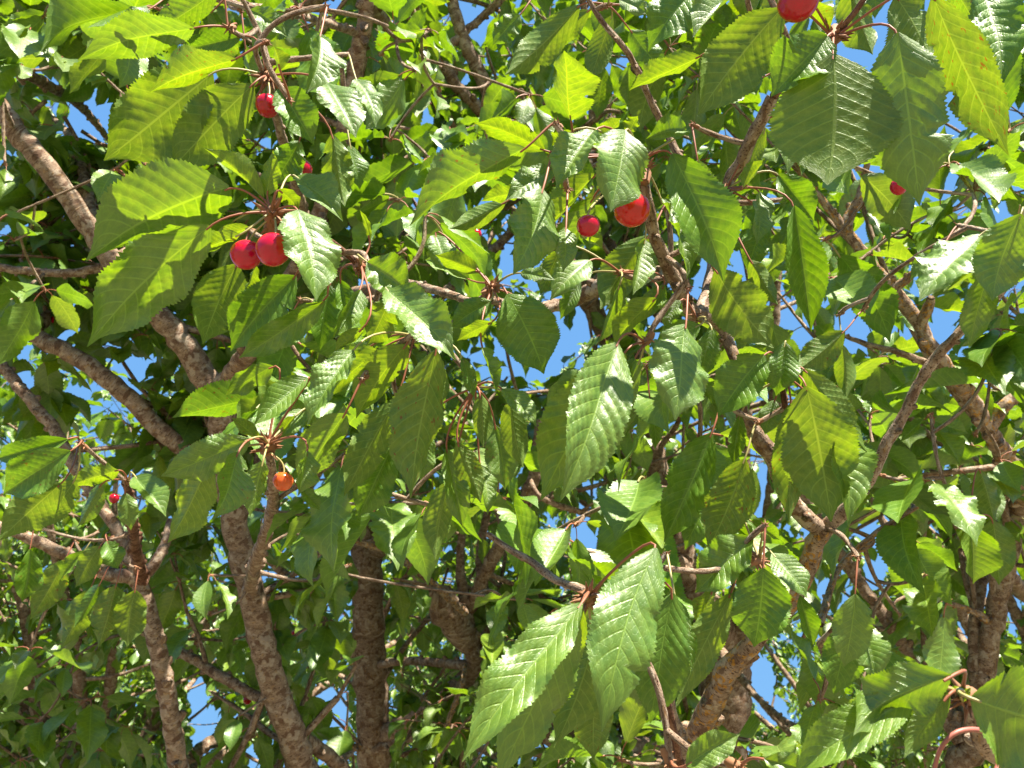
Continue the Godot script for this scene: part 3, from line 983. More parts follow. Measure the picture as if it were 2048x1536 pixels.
# stretches of bare wood that stay in the open: centre, half-axes, and the depth of the wood
const CLEAR := [
	[740, 1220, 36, 170, 2.98], [745, 1420, 38, 160, 2.98], [895, 1215, 48, 55, 2.62], [940, 1300, 26, 70, 2.68], [1000, 1100, 34, 70, 2.55], [1325, 960, 32, 110, 2.95], [1445, 1340, 62, 90, 2.88], [1385, 1150, 36, 50, 2.9], [1990, 1200, 45, 150, 1.88], [1960, 1340, 45, 60, 1.88],
	[50, 280, 45, 60, 1.54], [130, 385, 50, 60, 1.56], [195, 475, 50, 60, 1.58], [320, 630, 60, 60, 1.6], [400, 740, 60, 70, 1.62], [475, 730, 50, 60, 1.5], [120, 700, 110, 45, 1.62], [265, 805, 70, 55, 1.64], [345, 885, 50, 45, 1.66], [485, 1130, 50, 110, 1.66], [530, 1330, 55, 130, 1.68], [590, 1480, 60, 80, 1.7], [300, 1230, 50, 90, 1.5], [340, 1420, 45, 130, 1.52], [235, 1150, 70, 40, 1.5], [100, 540, 100, 24, 1.58], [430, 1345, 90, 40, 1.76],
	[1700, 470, 35, 60, 1.28], [1790, 590, 55, 50, 1.28], [1870, 705, 45, 55, 1.3], [1960, 850, 60, 70, 1.34], [1740, 1190, 70, 100, 2.05], [720, 90, 32, 100, 1.6], [955, 140, 40, 90, 2.15], [920, 185, 50, 60, 2.14],
]

const NEAR := [  # tones follow how each leaf is lit: darker in shade, yellower when backlit
	[[545, 425, 0.62, 1.1],
		[458, 376, 172, 524, 0.62, -14, -1, 0.5, 2, {"fold": 0.3, "cup": 0.1, "arch": 0.1, "pleat": 0.01}],
		[420, 452, 174, 692, 0.60, -12, -1, 0.42, 2, {"fold": 0.25, "arch": 0.08, "pleat": 0.011}],
		[480, 470, 364, 515, 0.60, -25, -1, 0.36, 4, {"fold": 0.4}],
		[527, 398, 408, 296, 0.63, -30, -1, 0.42, 4, {"fold": 0.45}],
		[534, 392, 546, 300, 0.63, -30, -1, 0.55, 4, {"fold": 0.3}],
		[558, 378, 598, 424, 0.62, -20, -1, 0.7, 4, {"fold": 0.2}],
		[596, 420, 634, 602, 0.6, 30, 1, 0.52, 1, {"fold": 0.35, "cup": -0.3, "pleat": 0.007}],
		[592, 352, 686, 442, 0.66, 45, 1, 0.5, 1, {"fold": 0.5}],
		[474, 528, 405, 688, 0.70, 5, -1, 0.58, 3, {"fold": 0.1}],
		[512, 530, 474, 602, 0.66, -25, -1, 0.4, 4],
		[592, 552, 462, 702, 0.68, 8, 1, 0.55, 0],
		[650, 602, 478, 716, 0.64, -10, 1, 0.34, 2],
		[470, 440, 400, 480, 0.66, 0, 1, 0.5, 1],
		[500, 455, 420, 488, 0.64, -30, -1, 0.4, 4],
	],
	[[535, 152, 0.68, 1.0],
		[424, 146, 208, 322, 0.66, 6, -1, 0.54, 3, {"fold": 0.12, "arch": 0.04}],
		[506, 168, 340, 340, 0.66, 10, -1, 0.48, 3, {"fold": 0.15}],
		[472, 118, 298, 186, 0.60, -22, -1, 0.42, 4, {"fold": 0.35}],
		[428, 20, 330, 106, 0.72, -25, -1, 0.45, 4],
		[640, 74, 612, 188, 0.62, 42, 1, 0.62, 1, {"pleat": 0.009}],
		[560, 140, 548, 92, 0.60, -20, -1, 0.95, 4],
		[560, 176, 628, 292, 0.64, 12, 1, 0.66, 0],
		[516, 190, 428, 300, 0.68, -22, -1, 0.42, 4],
		[484, 72, 356, 100, 0.72, 10, 1, 0.4, 0],
		[652, 168, 712, 276, 0.66, 45, 1, 0.56, 1, {"pleat": 0.009}],
		[712, 158, 752, 254, 0.74, 40, 1, 0.42, 1],
		[664, 268, 690, 412, 0.70, 0, -1, 0.5, 3],
		[600, 282, 546, 372, 0.74, 8, 1, 0.6, 0],
		[700, 290, 720, 380, 0.76, 20, 1, 0.5, 0],
	],
	[[456, 55, 0.70],
		[388, 56, 155, 121, 0.68, -20, -1, 0.32, 2, {"fold": 0.3}],
		[300, 18, 232, 54, 0.72, 40, 1, 0.4, 1],
		[435, -20, 300, 70, 0.70, -10, -1, 0.4, 2],
		[470, 60, 420, 130, 0.74, -15, -1, 0.55, 2],
		[490, 90, 505, 180, 0.78, -20, -1, 0.5, 2],
		[500, 20, 575, 75, 0.8, 25, 1, 0.5, 1],
	],
	[[1283, 322, 0.625, 1.0],
		[1250, 262, 1222, 424, 0.585, 35, 1, 0.64, 1, {"fold": 0.2, "cup": -0.3, "pleat": 0.007}],
		[1188, 262, 1112, 378, 0.57, 40, 1, 0.55, 2, {"fold": 0.5, "pleat": 0.014}],
		[1142, 240, 1127, 102, 0.56, -30, -1, 0.74, 4, {"fold": 0.12, "arch": 0.02, "dd": -0.04, "twist": 0.1}],
		[1090, 302, 948, 246, 0.61, -25, -1, 0.4, 4],
		[1050, 298, 820, 452, 0.585, -18, -1, 0.46, 2, {"fold": 0.4, "cup": 0.2, "arch": 0.14, "pleat": 0.01}],
		[1086, 378, 1028, 548, 0.575, 35, 1, 0.52, 1, {"fold": 0.25, "pleat": 0.012}],
		[1192, 348, 1062, 506, 0.60, -22, -1, 0.5, 4],
		[1186, 395, 1118, 540, 0.61, -14, -1, 0.5, 2],
		[1372, 262, 1292, 278, 0.62, 28, 1, 0.8, 1, {"fold": 0.5}],
		[1345, 308, 1446, 566, 0.60, 12, 1, 0.46, 0, {"arch": 0.1}],
		[1322, 398, 1374, 560, 0.64, 55, 1, 0.42, 2, {"pleat": 0.014, "fold": 0.4}],
		[1142, 262, 1104, 292, 0.595, -28, -1, 0.9, 4],
		[1210, 278, 1242, 236, 0.60, -28, -1, 0.9, 4],
		[1255, 268, 1276, 232, 0.62, -20, -1, 0.9, 4],
		[1132, 455, 1126, 545, 0.58, 30, 1, 0.42, 2, {"pleat": 0.014}],
		[1160, 470, 1206, 500, 0.62, -28, -1, 0.7, 4],
		[1012, 404, 898, 458, 0.68, 0, -1, 0.44, 3],
		[1048, 382, 962, 402, 0.64, -25, -1, 0.45, 4],
		[1108, 335, 1010, 402, 0.60, 30, 1, 0.42, 1, {"pleat": 0.012}],
		[1300, 470, 1200, 620, 0.70, -5, -1, 0.5, 3],
		[1290, 480, 1265, 590, 0.68, 40, 1, 0.6, 2],
		[1395, 320, 1420, 470, 0.7, 20, 1, 0.4, 2],
	],
	[[1240, 545, 0.70],
		[1180, 520, 1100, 600, 0.68, 35, 1, 0.5, 2],
		[1120, 500, 1080, 590, 0.70, 0, -1, 0.5, 3],
		[1240, 570, 1192, 690, 0.66, -15, -1, 0.42, 2, {"pleat": 0.012}],
		[1312, 596, 1228, 694, 0.64, -22, -1, 0.5, 4],
		[1330, 570, 1290, 640, 0.66, 25, 1, 0.6, 1],
		[1160, 560, 1120, 640, 0.72, 10, 1, 0.5, 1],
	],
	[[1668, 76, 0.57, 1.0],
		[1666, 108, 1655, 368, 0.54, 2, -1, 0.80, 3, {"dd": -0.02, "fold": 0.08, "cup": 0.05, "arch": 0.03, "bites": 0, "twist": 0.0, "wave": 0.015, "pleat": 0.005}],
		[1795, 66, 1838, 412, 0.53, 8, 1, 0.46, 1, {"fold": 0.12, "bites": 2, "arch": 0.05}],
		[1655, 72, 1542, 192, 0.55, 10, 1, 0.72, 0, {"fold": 0.2}],
		[1792, -8, 1884, 130, 0.60, 45, -1, 0.85, 3, {"fold": 0.1}],
		[1866, -10, 2018, 310, 0.53, -6, -1, 0.3, 3, {"fold": 0.25, "bites": 2}],
		[1962, -25, 2004, 176, 0.58, 30, 1, 0.4, 0, {"pleat": 0.012}],
		[1566, 14, 1394, 232, 0.56, 4, -1, 0.44, 3, {"fold": 0.2}],
		[1475, -14, 1385, 74, 0.62, 50, 1, 0.6, 2],
		[1402, -36, 1296, 104, 0.66, 12, 1, 0.55, 0],
		[1402, 112, 1258, 182, 0.62, -24, -1, 0.42, 4],
		[1512, 160, 1460, 172, 0.64, -25, -1, 0.6, 4],
		[1700, -30, 1745, 110, 0.66, 20, -1, 0.6, 3],
		[1900, -30, 1955, 60, 0.62, 0, -1, 0.5, 2],
		[1625, 5, 1660, 60, 0.56, -20, -1, 0.7, 4],
		[1480, 110, 1400, 190, 0.68, 10, -1, 0.5, 3],
	],
	[[1215, 10, 0.80],
		[1160, 10, 1010, 150, 0.80, 4, -1, 0.42, 3],
		[1180, 20, 1070, 110, 0.84, 0, -1, 0.4, 3],
		[1225, 30, 1180, 160, 0.82, 8, -1, 0.45, 3],
		[1240, 0, 1300, 30, 0.74, 45, 1, 0.5, 2],
		[1260, 60, 1330, 150, 0.84, 5, 1, 0.5, 0],
		[1040, 30, 985, 90, 0.84, 8, 1, 0.6, 0],
		[1290, 20, 1380, 60, 0.8, 0, 1, 0.5, 1],
	],
	[[1452, 378, 0.72],
		[1488, 378, 1532, 318, 0.70, -22, -1, 0.65, 4],
		[1520, 384, 1512, 490, 0.70, 45, 1, 0.4, 2],
		[1556, 348, 1628, 442, 0.72, 12, 1, 0.62, 0],
		[1588, 412, 1622, 664, 0.68, 10, 1, 0.38, 0],
		[1530, 440, 1495, 545, 0.72, 8, 1, 0.5, 0],
		[1600, 450, 1620, 540, 0.74, 30, 1, 0.5, 1],
		[1560, 230, 1575, 350, 0.70, 40, 1, 0.35, 2],
		[1530, 260, 1490, 360, 0.74, -10, -1, 0.4, 3],
		[1460, 480, 1430, 560, 0.74, 30, 1, 0.5, 2],
		[1440, 400, 1410, 480, 0.7, 35, 1, 0.5, 2],
	],
	[[2046, 440, 0.70],
		[2042, 428, 1984, 602, 0.66, -8, -1, 0.56, 2, {"pleat": 0.009}],
		[1962, 468, 1838, 604, 0.72, 42, 1, 0.48, 1, {"pleat": 0.012}],
		[1978, 545, 1940, 694, 0.70, -10, -1, 0.4, 2],
		[1962, 530, 1886, 584, 0.72, -22, -1, 0.5, 4],
		[1880, 500, 1820, 560, 0.78, 10, 1, 0.5, 1],
	],
	[[1572, 752, 0.68],
		[1528, 710, 1436, 834, 0.645, 10, 1, 0.66, 0, {"fold": 0.15}],
		[1570, 684, 1552, 792, 0.655, 12, 1, 0.6, 0],
		[1582, 806, 1578, 1044, 0.66, 0, -1, 0.34, 3],
		[1612, 772, 1662, 1044, 0.64, 2, -1, 0.52, 3, {"bites": 1, "fold": 0.1}],
		[1608, 738, 1736, 906, 0.65, 2, -1, 0.34, 3],
		[1652, 838, 1696, 1048, 0.68, 50, 1, 0.46, 2, {"pleat": 0.01}],
		[1690, 662, 1592, 742, 0.86, 0, -1, 0.5, 3],
		[1684, 688, 1692, 800, 0.88, 0, -1, 0.6, 3],
		[1430, 540, 1548, 696, 0.64, 2, -1, 0.54, 3],
		[1500, 520, 1556, 610, 0.70, 4, -1, 0.5, 3],
		[1550, 800, 1530, 870, 0.70, 10, 1, 0.6, 1],
		[1480, 830, 1466, 930, 0.70, 6, 1, 0.5, 1],
	],
	[[1395, 640, 0.68],
		[1372, 648, 1350, 840, 0.60, 42, 1, 0.58, 1, {"fold": 0.1, "bites": 1}],
		[1400, 650, 1306, 700, 0.63, 8, 1, 0.6, 0],
		[1425, 660, 1400, 760, 0.66, 10, 1, 0.5, 0],
		[1360, 600, 1330, 660, 0.66, 20, 1, 0.6, 1],
	],
	[[1292, 686, 0.62],
		[1236, 684, 1118, 1004, 0.575, 30, 1, 0.35, 2, {"fold": 0.3, "bites": 0, "arch": 0.06, "pleat": 0.01, "cup": -0.2}],
		[1248, 706, 1082, 1000, 0.60, -12, -1, 0.42, 4, {"fold": 0.2, "pleat": 0.01}],
		[1270, 716, 1234, 784, 0.61, 20, 1, 0.5, 2],
		[1280, 720, 1190, 930, 0.64, -5, -1, 0.3, 2],
		[1300, 800, 1310, 900, 0.74, 20, 1, 0.4, 1],
	],
	[[984, 576, 0.67, 0.9],
		[1015, 588, 1088, 748, 0.63, 10, 1, 0.66, 0, {"fold": 0.08}],
		[982, 602, 902, 656, 0.65, 10, 1, 0.6, 0],
		[985, 644, 914, 682, 0.62, -22, -1, 0.4, 4],
		[964, 696, 992, 788, 0.62, 35, 1, 0.5, 2],
		[1040, 545, 1110, 560, 0.66, 30, 1, 0.4, 1],
		[960, 545, 870, 510, 0.68, -18, -1, 0.45, 4],
		[1050, 610, 1075, 660, 0.68, 20, 1, 0.5, 1],
		[940, 560, 850, 520, 0.72, 35, 1, 0.5, 2],
		[870, 470, 890, 540, 0.7, 30, 1, 0.7, 1],
	],
	[[722, 530, 0.67, 0.8],
		[772, 578, 912, 722, 0.60, 32, 1, 0.44, 1, {"fold": 0.2, "pleat": 0.01}],
		[734, 524, 820, 588, 0.61, 10, 1, 0.85, 2],
		[720, 580, 664, 678, 0.64, 30, 1, 0.5, 1],
		[782, 598, 732, 692, 0.63, -18, -1, 0.6, 4],
		[726, 658, 668, 704, 0.62, -20, -1, 0.45, 4],
		[680, 560, 700, 650, 0.72, 8, 1, 0.6, 0],
		[740, 480, 720, 420, 0.68, -20, -1, 0.25, 4],
		[660, 570, 640, 700, 0.74, 6, 1, 0.55, 0],
	],
	[[830, 672, 0.66],
		[812, 690, 712, 836, 0.62, -16, -1, 0.46, 4, {"fold": 0.3}],
		[706, 700, 614, 852, 0.60, 35, 1, 0.40, 1, {"pleat": 0.014, "fold": 0.35}],
		[690, 828, 598, 978, 0.62, -16, -1, 0.46, 2, {"pleat": 0.011}],
		[872, 700, 820, 996, 0.58, 20, -1, 0.40, 3, {"pleat": 0.012, "fold": 0.15}],
		[866, 720, 882, 812, 0.62, 0, -1, 0.5, 3],
		[792, 800, 688, 992, 0.645, 0, -1, 0.42, 3],
		[782, 896, 716, 1036, 0.68, 8, 1, 0.55, 0],
		[760, 700, 650, 800, 0.66, -18, -1, 0.4, 4],
		[745, 690, 640, 760, 0.70, -18, -1, 0.4, 2],
		[925, 715, 948, 796, 0.63, 12, 1, 0.35, 0],
		[700, 740, 580, 860, 0.74, -10, -1, 0.42, 2],
	],
	[[950, 775, 0.66],
		[960, 788, 966, 896, 0.64, 0, -1, 0.55, 3],
		[1004, 778, 1074, 854, 0.62, 38, 1, 0.42, 2, {"pleat": 0.013}],
		[1020, 798, 1046, 936, 0.64, 0, -1, 0.42, 3],
		[892, 896, 926, 1056, 0.66, 14, 1, 0.36, 1],
		[914, 884, 962, 1006, 0.65, -2, -1, 0.4, 3],
		[900, 960, 870, 1120, 0.66, 6, -1, 0.5, 3],
		[960, 930, 975, 1030, 0.68, 30, 1, 0.4, 2],
		[990, 850, 1010, 980, 0.72, 0, 1, 0.5, 1],
		[850, 860, 840, 960, 0.7, 25, 1, 0.45, 1],
	],
	[[537, 888, 0.645, 1.0],
		[500, 878, 322, 952, 0.61, -2, 1, 0.40, 2, {"fold": 0.35, "pleat": 0.01}],
		[476, 904, 422, 1040, 0.59, 40, 1, 0.60, 1, {"fold": 0.15}],
		[420, 926, 334, 1086, 0.62, -18, -1, 0.42, 4],
		[546, 732, 450, 792, 0.66, -12, -1, 0.45, 2],
		[616, 756, 506, 852, 0.63, 30, 1, 0.48, 1],
		[526, 922, 500, 1034, 0.62, 20, -1, 0.52, 2, {"pleat": 0.013}],
		[616, 902, 596, 992, 0.6, 30, 1, 0.62, 2, {"dd": -0.01}],
		[520, 878, 464, 836, 0.64, -22, -1, 0.45, 4],
		[560, 870, 590, 830, 0.66, -20, -1, 0.4, 4],
		[610, 820, 560, 880, 0.68, 30, 1, 0.6, 1],
		[600, 980, 640, 1020, 0.8, 25, 1, 0.6, 1],
	],
	[[256, 962, 0.84],
		[236, 940, 128, 978, 0.82, -18, -1, 0.34, 4],
		[270, 952, 332, 1034, 0.80, 30, 1, 0.55, 1],
		[202, 968, 154, 1054, 0.84, -12, -1, 0.5, 2],
		[250, 985, 262, 1060, 0.86, -10, 1, 0.5, 2],
	],
	[[160, 885, 0.80],
		[142, 902, 6, 988, 0.74, 8, 1, 0.55, 0],
		[136, 878, -10, 918, 0.76, 8, 1, 0.34, 0],
		[122, 968, -5, 1084, 0.74, 0, -1, 0.48, 3],
		[150, 960, 80, 1060, 0.80, 0, -1, 0.48, 3],
	],
	[[215, 1080, 1.15],
		[60, 1098, 44, 1204, 1.15, 8, 1, 0.6, 0],
		[200, 1092, 150, 1176, 1.12, 0, -1, 0.5, 3],
		[214, 1082, 236, 1138, 1.1, 8, 1, 0.75, 0],
		[232, 1172, 196, 1296, 1.2, 0, -1, 0.6, 3],
		[270, 1180, 254, 1294, 1.2, 0, -1, 0.55, 3],
		[200, 1168, 148, 1256, 1.22, 0, -1, 0.5, 0],
		[180, 1180, 120, 1300, 1.24, 0, -1, 0.5, 3],
		[130, 1120, 60, 1240, 1.22, -5, -1, 0.4, 3],
		[170, 1100, 120, 1160, 1.2, 20, 1, 0.5, 1],
	],
	[[1176, 1196, 0.51, 0.9],
		[1164, 1206, 924, 1524, 0.47, 20, 1, 0.29, 2, {"dd": -0.05, "fold": 0.42, "pleat": 0.006, "arch": 0.05}],
		[1160, 1212, 1000, 1500, 0.475, -16, -1, 0.36, 4, {"fold": 0.15, "pleat": 0.006}],
		[1155, 1230, 990, 1580, 0.48, -8, -1, 0.3, 2, {"fold": 0.2}],
		[1312, 1096, 1202, 1464, 0.48, 12, 1, 0.35, 1, {"dd": -0.045, "wave": 0.05, "fold": 0.15, "arch": 0.08, "pleat": 0.005, "bend": 0.05}],
		[1192, 1262, 1108, 1496, 0.52, 12, -1, 0.46, 3],
		[1190, 1380, 1186, 1518, 0.54, 2, -1, 0.6, 3],
		[1346, 1186, 1300, 1446, 0.53, 10, 1, 0.4, 0],
		[1350, 1196, 1382, 1354, 0.56, 42, 1, 0.3, 1],
		[1462, 1186, 1352, 1414, 0.62, -6, -1, 0.3, 3],
		[1425, 1180, 1400, 1260, 0.64, -20, -1, 0.5, 4],
	],
	[[1520, 1122, 0.68, 0.7],
		[1506, 1076, 1390, 1186, 0.62, 16, 1, 0.66, 1],
		[1526, 1136, 1508, 1294, 0.60, 8, 1, 0.72, 0, {"fold": 0.1}],
		[1544, 1106, 1614, 1196, 0.63, 38, 1, 0.58, 1, {"pleat": 0.01}],
		[1600, 1190, 1626, 1290, 0.66, 12, 1, 0.5, 0],
		[1490, 918, 1414, 1102, 0.68, 4, -1, 0.46, 3, {"pleat": 0.01}],
		[1424, 866, 1328, 1084, 0.68, 10, 1, 0.48, 0],
		[1440, 980, 1370, 1100, 0.72, 10, 1, 0.5, 0],
		[1500, 1040, 1560, 1080, 0.74, 20, 1, 0.6, 2],
		[1450, 1090, 1420, 1180, 0.74, 5, 1, 0.5, 0],
	],
	[[1722, 1224, 0.80],
		[1710, 1188, 1688, 1334, 0.72, 22, 1, 0.56, 2, {"fold": 0.25}],
		[1716, 1234, 1752, 1370, 0.75, 26, 1, 0.55, 1],
		[1712, 1240, 1668, 1390, 0.80, 4, 1, 0.5, 0],
	],
	[[1940, 1040, 0.92],
		[1940, 1048, 1946, 1168, 0.9, 24, 1, 0.82, 2],
		[1985, 1040, 1998, 1170, 0.94, 4, -1, 0.55, 3],
		[1960, 940, 1990, 1050, 0.95, 20, -1, 0.5, 3],
	],
	[[1862, 832, 0.98],
		[1862, 838, 1936, 868, 1.0, 30, 1, 0.55, 2],
		[1870, 856, 1920, 932, 1.0, 35, 1, 0.6, 2],
		[1850, 838, 1800, 885, 1.02, 20, 1, 0.5, 1],
	],
	[[1930, 1392, 0.39, 0.8],
		[1904, 1352, 1706, 1470, 0.355, -14, -1, 0.52, 2, {"fold": 0.5, "arch": 0.22, "dd": 0.0}],
		[1830, 1392, 1584, 1556, 0.37, 8, 1, 0.36, 2, {"dd": 0.0, "fold": 0.4}],
		[1944, 1398, 2180, 1470, 0.35, -6, -1, 0.9, 2, {"fold": 0.15}],
		[1898, 1388, 1808, 1516, 0.38, -12, -1, 0.34, 2],
		[1925, 1405, 1915, 1372, 0.385, -20, -1, 0.9, 4],
	],
	[[1340, 1528, 0.50],
		[1372, 1532, 1480, 1468, 0.46, 4, 1, 0.5, 2],
	],
	[[1480, 1535, 0.46],
		[1528, 1518, 1640, 1550, 0.44, 0, 1, 0.5, 2],
	],
]

func back_tree(called: String, foot: Vector3, label: String, paths: Array, wild: int, rise: float, singles: int, mat: String, near_limit: float) -> void:
	var t := new_tree(called, foot, label)
	for k in paths.size():
		var p = paths[k]
		branch(t, p[0], p[1], p[2], 0.1)
	# further limbs of the crown
	var hub: Vector3 = foot + Vector3.UP * rise
	if paths.is_empty() or paths[0][0] != "trunk":
		branch(t, "trunk", [[foot + Vector3(0, -0.08, 0), 0.17], [foot + Vector3(0.03, 0.4, 0), 0.13], [foot.lerp(hub, 0.7), 0.12], [hub, 0.09]], mat, 0.08, false)
	for k in wild:
		var a := TAU * k / wild + rng.randf() * 0.7
		var lean := rng.randf_range(0.35, 1.5)
		var d := Vector3(cos(a) * lean, 1.0, sin(a) * lean).normalized()
		var r0 := 0.045
		var q := hub
		if not paths.is_empty():       # springs from the drawn wood, high up
			var high := t.samples.slice(0, t.samples.size()).filter(func(e): return e[0].y > rise)
			var e = high[rng.randi() % high.size()]
			q = e[0]
			r0 = minf(e[1] * 0.7, 0.03)
		var pts := [[q, r0]]
		var n := 5
		var length := rng.randf_range(1.6, 2.9)
		for j in n:
			d = (d + rand_dir() * 0.22 + Vector3.UP * 0.08).normalized()
			q += d * length / n
			pts.append([q, lerpf(r0, 0.009, float(j + 1) / n)])
		branch(t, "limb", pts, mat, 0.1)
	for s in t.spawn.duplicate():
		if s[0].y < 1.0:
			continue
		var d: Vector3 = (rand_dir() + Vector3.UP * 0.3).normalized()
		shoot(t, s[0], d, rng.randf_range(0.35, 0.8), minf(s[2] * 0.45, 0.011), 1, near_limit, 5, 2)
	finish_tree(t, singles, mat)

func floor_under(p: Vector3) -> Vector3:
	return Vector3(p.x, 0, p.z)

func make_back_trees() -> void:
	# pale trunk seen between the limbs
	var b1 := at(752, 1600, 3.0)
	var f1 := floor_under(b1)
	back_tree("cherry_tree_001", f1, "cherry tree with a pale sunlit trunk and pruned stump on its side limb", [
		["trunk", [[f1 + Vector3(0, -0.08, 0), 0.12], [f1 + Vector3(0, 0.5, 0), 0.075]] + view_path([[752, 1600, 3.0, 68], [748, 1500, 3.0, 66], [745, 1400, 3.0, 66], [740, 1310, 3.0, 68], [738, 1220, 3.0, 62], [735, 1150, 3.0, 56], [728, 1080, 3.0, 58], [690, 980, 3.02, 46], [660, 860, 3.05, 40], [650, 700, 3.1, 34], [640, 500, 3.2, 24]]), "pale"],
		["limb", view_path([[735, 1110, 3.0, 54], [790, 1060, 2.98, 44], [830, 960, 2.98, 38], [850, 820, 3.0, 34], [830, 650, 3.05, 28], [860, 450, 3.1, 22]]), "pale"],
		["limb", view_path([[742, 1330, 3.0, 44], [700, 1300, 2.98, 28], [640, 1230, 2.96, 24], [590, 1170, 2.95, 22], [545, 1125, 2.95, 18], [470, 1060, 2.95, 14]]), "pale"],
		["limb", view_path([[752, 1480, 3.0, 43], [860, 1420, 2.85, 36], [935, 1350, 2.75, 36], [948, 1310, 2.7, 34], [935, 1260, 2.7, 34], [928, 1200, 2.7, 25], [920, 1130, 2.72, 18], [925, 1040, 2.74, 15], [930, 900, 2.78, 12]]), "brown"],
		["limb", view_path([[940, 1290, 2.7, 47], [905, 1235, 2.66, 66], [880, 1200, 2.64, 62], [858, 1178, 2.63, 39]]), "pale"],
		["branch", view_path([[860, 1180, 2.63, 36], [830, 1130, 2.64, 30], [800, 1060, 2.68, 26], [780, 1010, 2.72, 22]]), "pale"],
		["branch", view_path([[940, 1215, 2.7, 28], [955, 1180, 2.68, 26], [985, 1115, 2.64, 28], [1020, 1055, 2.6, 28], [1050, 1005, 2.56, 30], [1070, 940, 2.54, 24], [1080, 840, 2.54, 20]]), "pale"],
		["branch", view_path([[955, 1320, 2.7, 30], [978, 1260, 2.74, 24], [972, 1200, 2.78, 22], [960, 1110, 2.84, 18], [980, 1000, 2.9, 14]]), "pale"],
		["branch", view_path([[930, 1225, 2.6, 16], [850, 1155, 2.4, 15], [780, 1105, 2.3, 13], [700, 1078, 2.2, 13], [610, 1040, 2.2, 10]]), "lichen"],
		["branch", view_path([[850, 1155, 2.4, 13], [790, 1090, 2.36, 14], [768, 1040, 2.34, 13], [760, 960, 2.34, 10]]), "brown"],
		["branch", view_path([[940, 1330, 2.7, 22], [880, 1326, 2.75, 18], [810, 1322, 2.85, 16], [760, 1330, 2.95, 16]]), "pale"],
		["branch", view_path([[885, 1475, 2.5, 10], [905, 1420, 2.5, 11], [925, 1365, 2.52, 10], [930, 1330, 2.6, 10]]), "lichen"],
		["branch", view_path([[750, 1500, 2.95, 20], [830, 1475, 2.9, 14], [920, 1470, 2.85, 12]]), "brown"],
		["branch", view_path([[560, 1480, 2.9, 10], [650, 1500, 2.92, 14], [745, 1490, 2.98, 18]]), "lichen"],
	], 5, 2.5, 300, "pale", 1.75)
	# dark thick trunk
	var b2 := at(1440, 1620, 2.9)
	var f2 := floor_under(b2)
	back_tree("cherry_tree_002", f2, "cherry tree with a thick dark trunk forking behind the lichen-covered branch", [
		["trunk", [[f2 + Vector3(0, -0.08, 0), 0.19], [f2 + Vector3(0, 0.5, 0), 0.13]] + view_path([[1440, 1620, 2.9, 115], [1440, 1500, 2.9, 108], [1448, 1400, 2.9, 102], [1450, 1310, 2.9, 95], [1425, 1240, 2.9, 75], [1390, 1170, 2.92, 61], [1362, 1100, 2.94, 52], [1340, 1030, 2.96, 48], [1318, 950, 2.98, 44], [1302, 870, 3.0, 39], [1290, 760, 3.05, 34], [1250, 600, 3.1, 30], [1200, 420, 3.2, 25], [1150, 250, 3.3, 18]]), "pale"],
		["limb", view_path([[1450, 1340, 2.9, 84], [1500, 1240, 2.88, 62], [1520, 1150, 2.86, 44], [1540, 1040, 2.84, 32], [1552, 900, 2.82, 28], [1550, 780, 2.82, 26], [1548, 640, 2.82, 22], [1560, 480, 2.84, 18]]), "pale"],
		["limb", view_path([[1500, 1240, 2.88, 40], [1500, 1140, 2.9, 26], [1498, 1020, 2.92, 22], [1490, 900, 2.94, 20], [1500, 760, 2.96, 18]]), "brown"],
		["limb", view_path([[1440, 1470, 2.9, 68], [1300, 1500, 2.75, 52], [1180, 1490, 2.6, 54], [1120, 1470, 2.55, 63], [1080, 1440, 2.55, 60]]), "brown"],
		["branch", view_path([[1440, 1530, 2.85, 34], [1340, 1525, 2.7, 22], [1200, 1518, 2.6, 20], [1060, 1505, 2.55, 16]]), "brown"],
		["branch", view_path([[1375, 1140, 2.92, 30], [1290, 1065, 2.5, 16], [1200, 1035, 2.2, 13], [1090, 1000, 2.0, 12], [1060, 960, 2.0, 10]]), "brown"],
		["branch", view_path([[1430, 1290, 2.8, 24], [1520, 1400, 2.6, 12], [1600, 1460, 2.4, 14], [1660, 1475, 2.3, 13]]), "grey"],
		["limb", view_path([[990, 210, 2.2, 30], [955, 140, 2.18, 30], [925, 70, 2.16, 26], [900, -20, 2.15, 24], [880, -140, 2.15, 20]]), "grey"],
		["branch", view_path([[1000, 230, 2.22, 34], [1060, 380, 2.5, 36], [1150, 560, 2.8, 40], [1230, 700, 2.95, 40], [1300, 850, 3.0, 40]]), "pale"],
		["branch", view_path([[985, 245, 2.2, 28], [955, 215, 2.18, 26], [920, 180, 2.16, 25], [888, 132, 2.14, 24], [840, 60, 2.12, 20], [800, -40, 2.1, 14]]), "pale"],
	], 5, 2.7, 300, "pale", 1.75)
	# lichen-spotted tree beside the frame
	var b3 := at(1930, 1640, 1.9)
	var f3 := floor_under(b3)
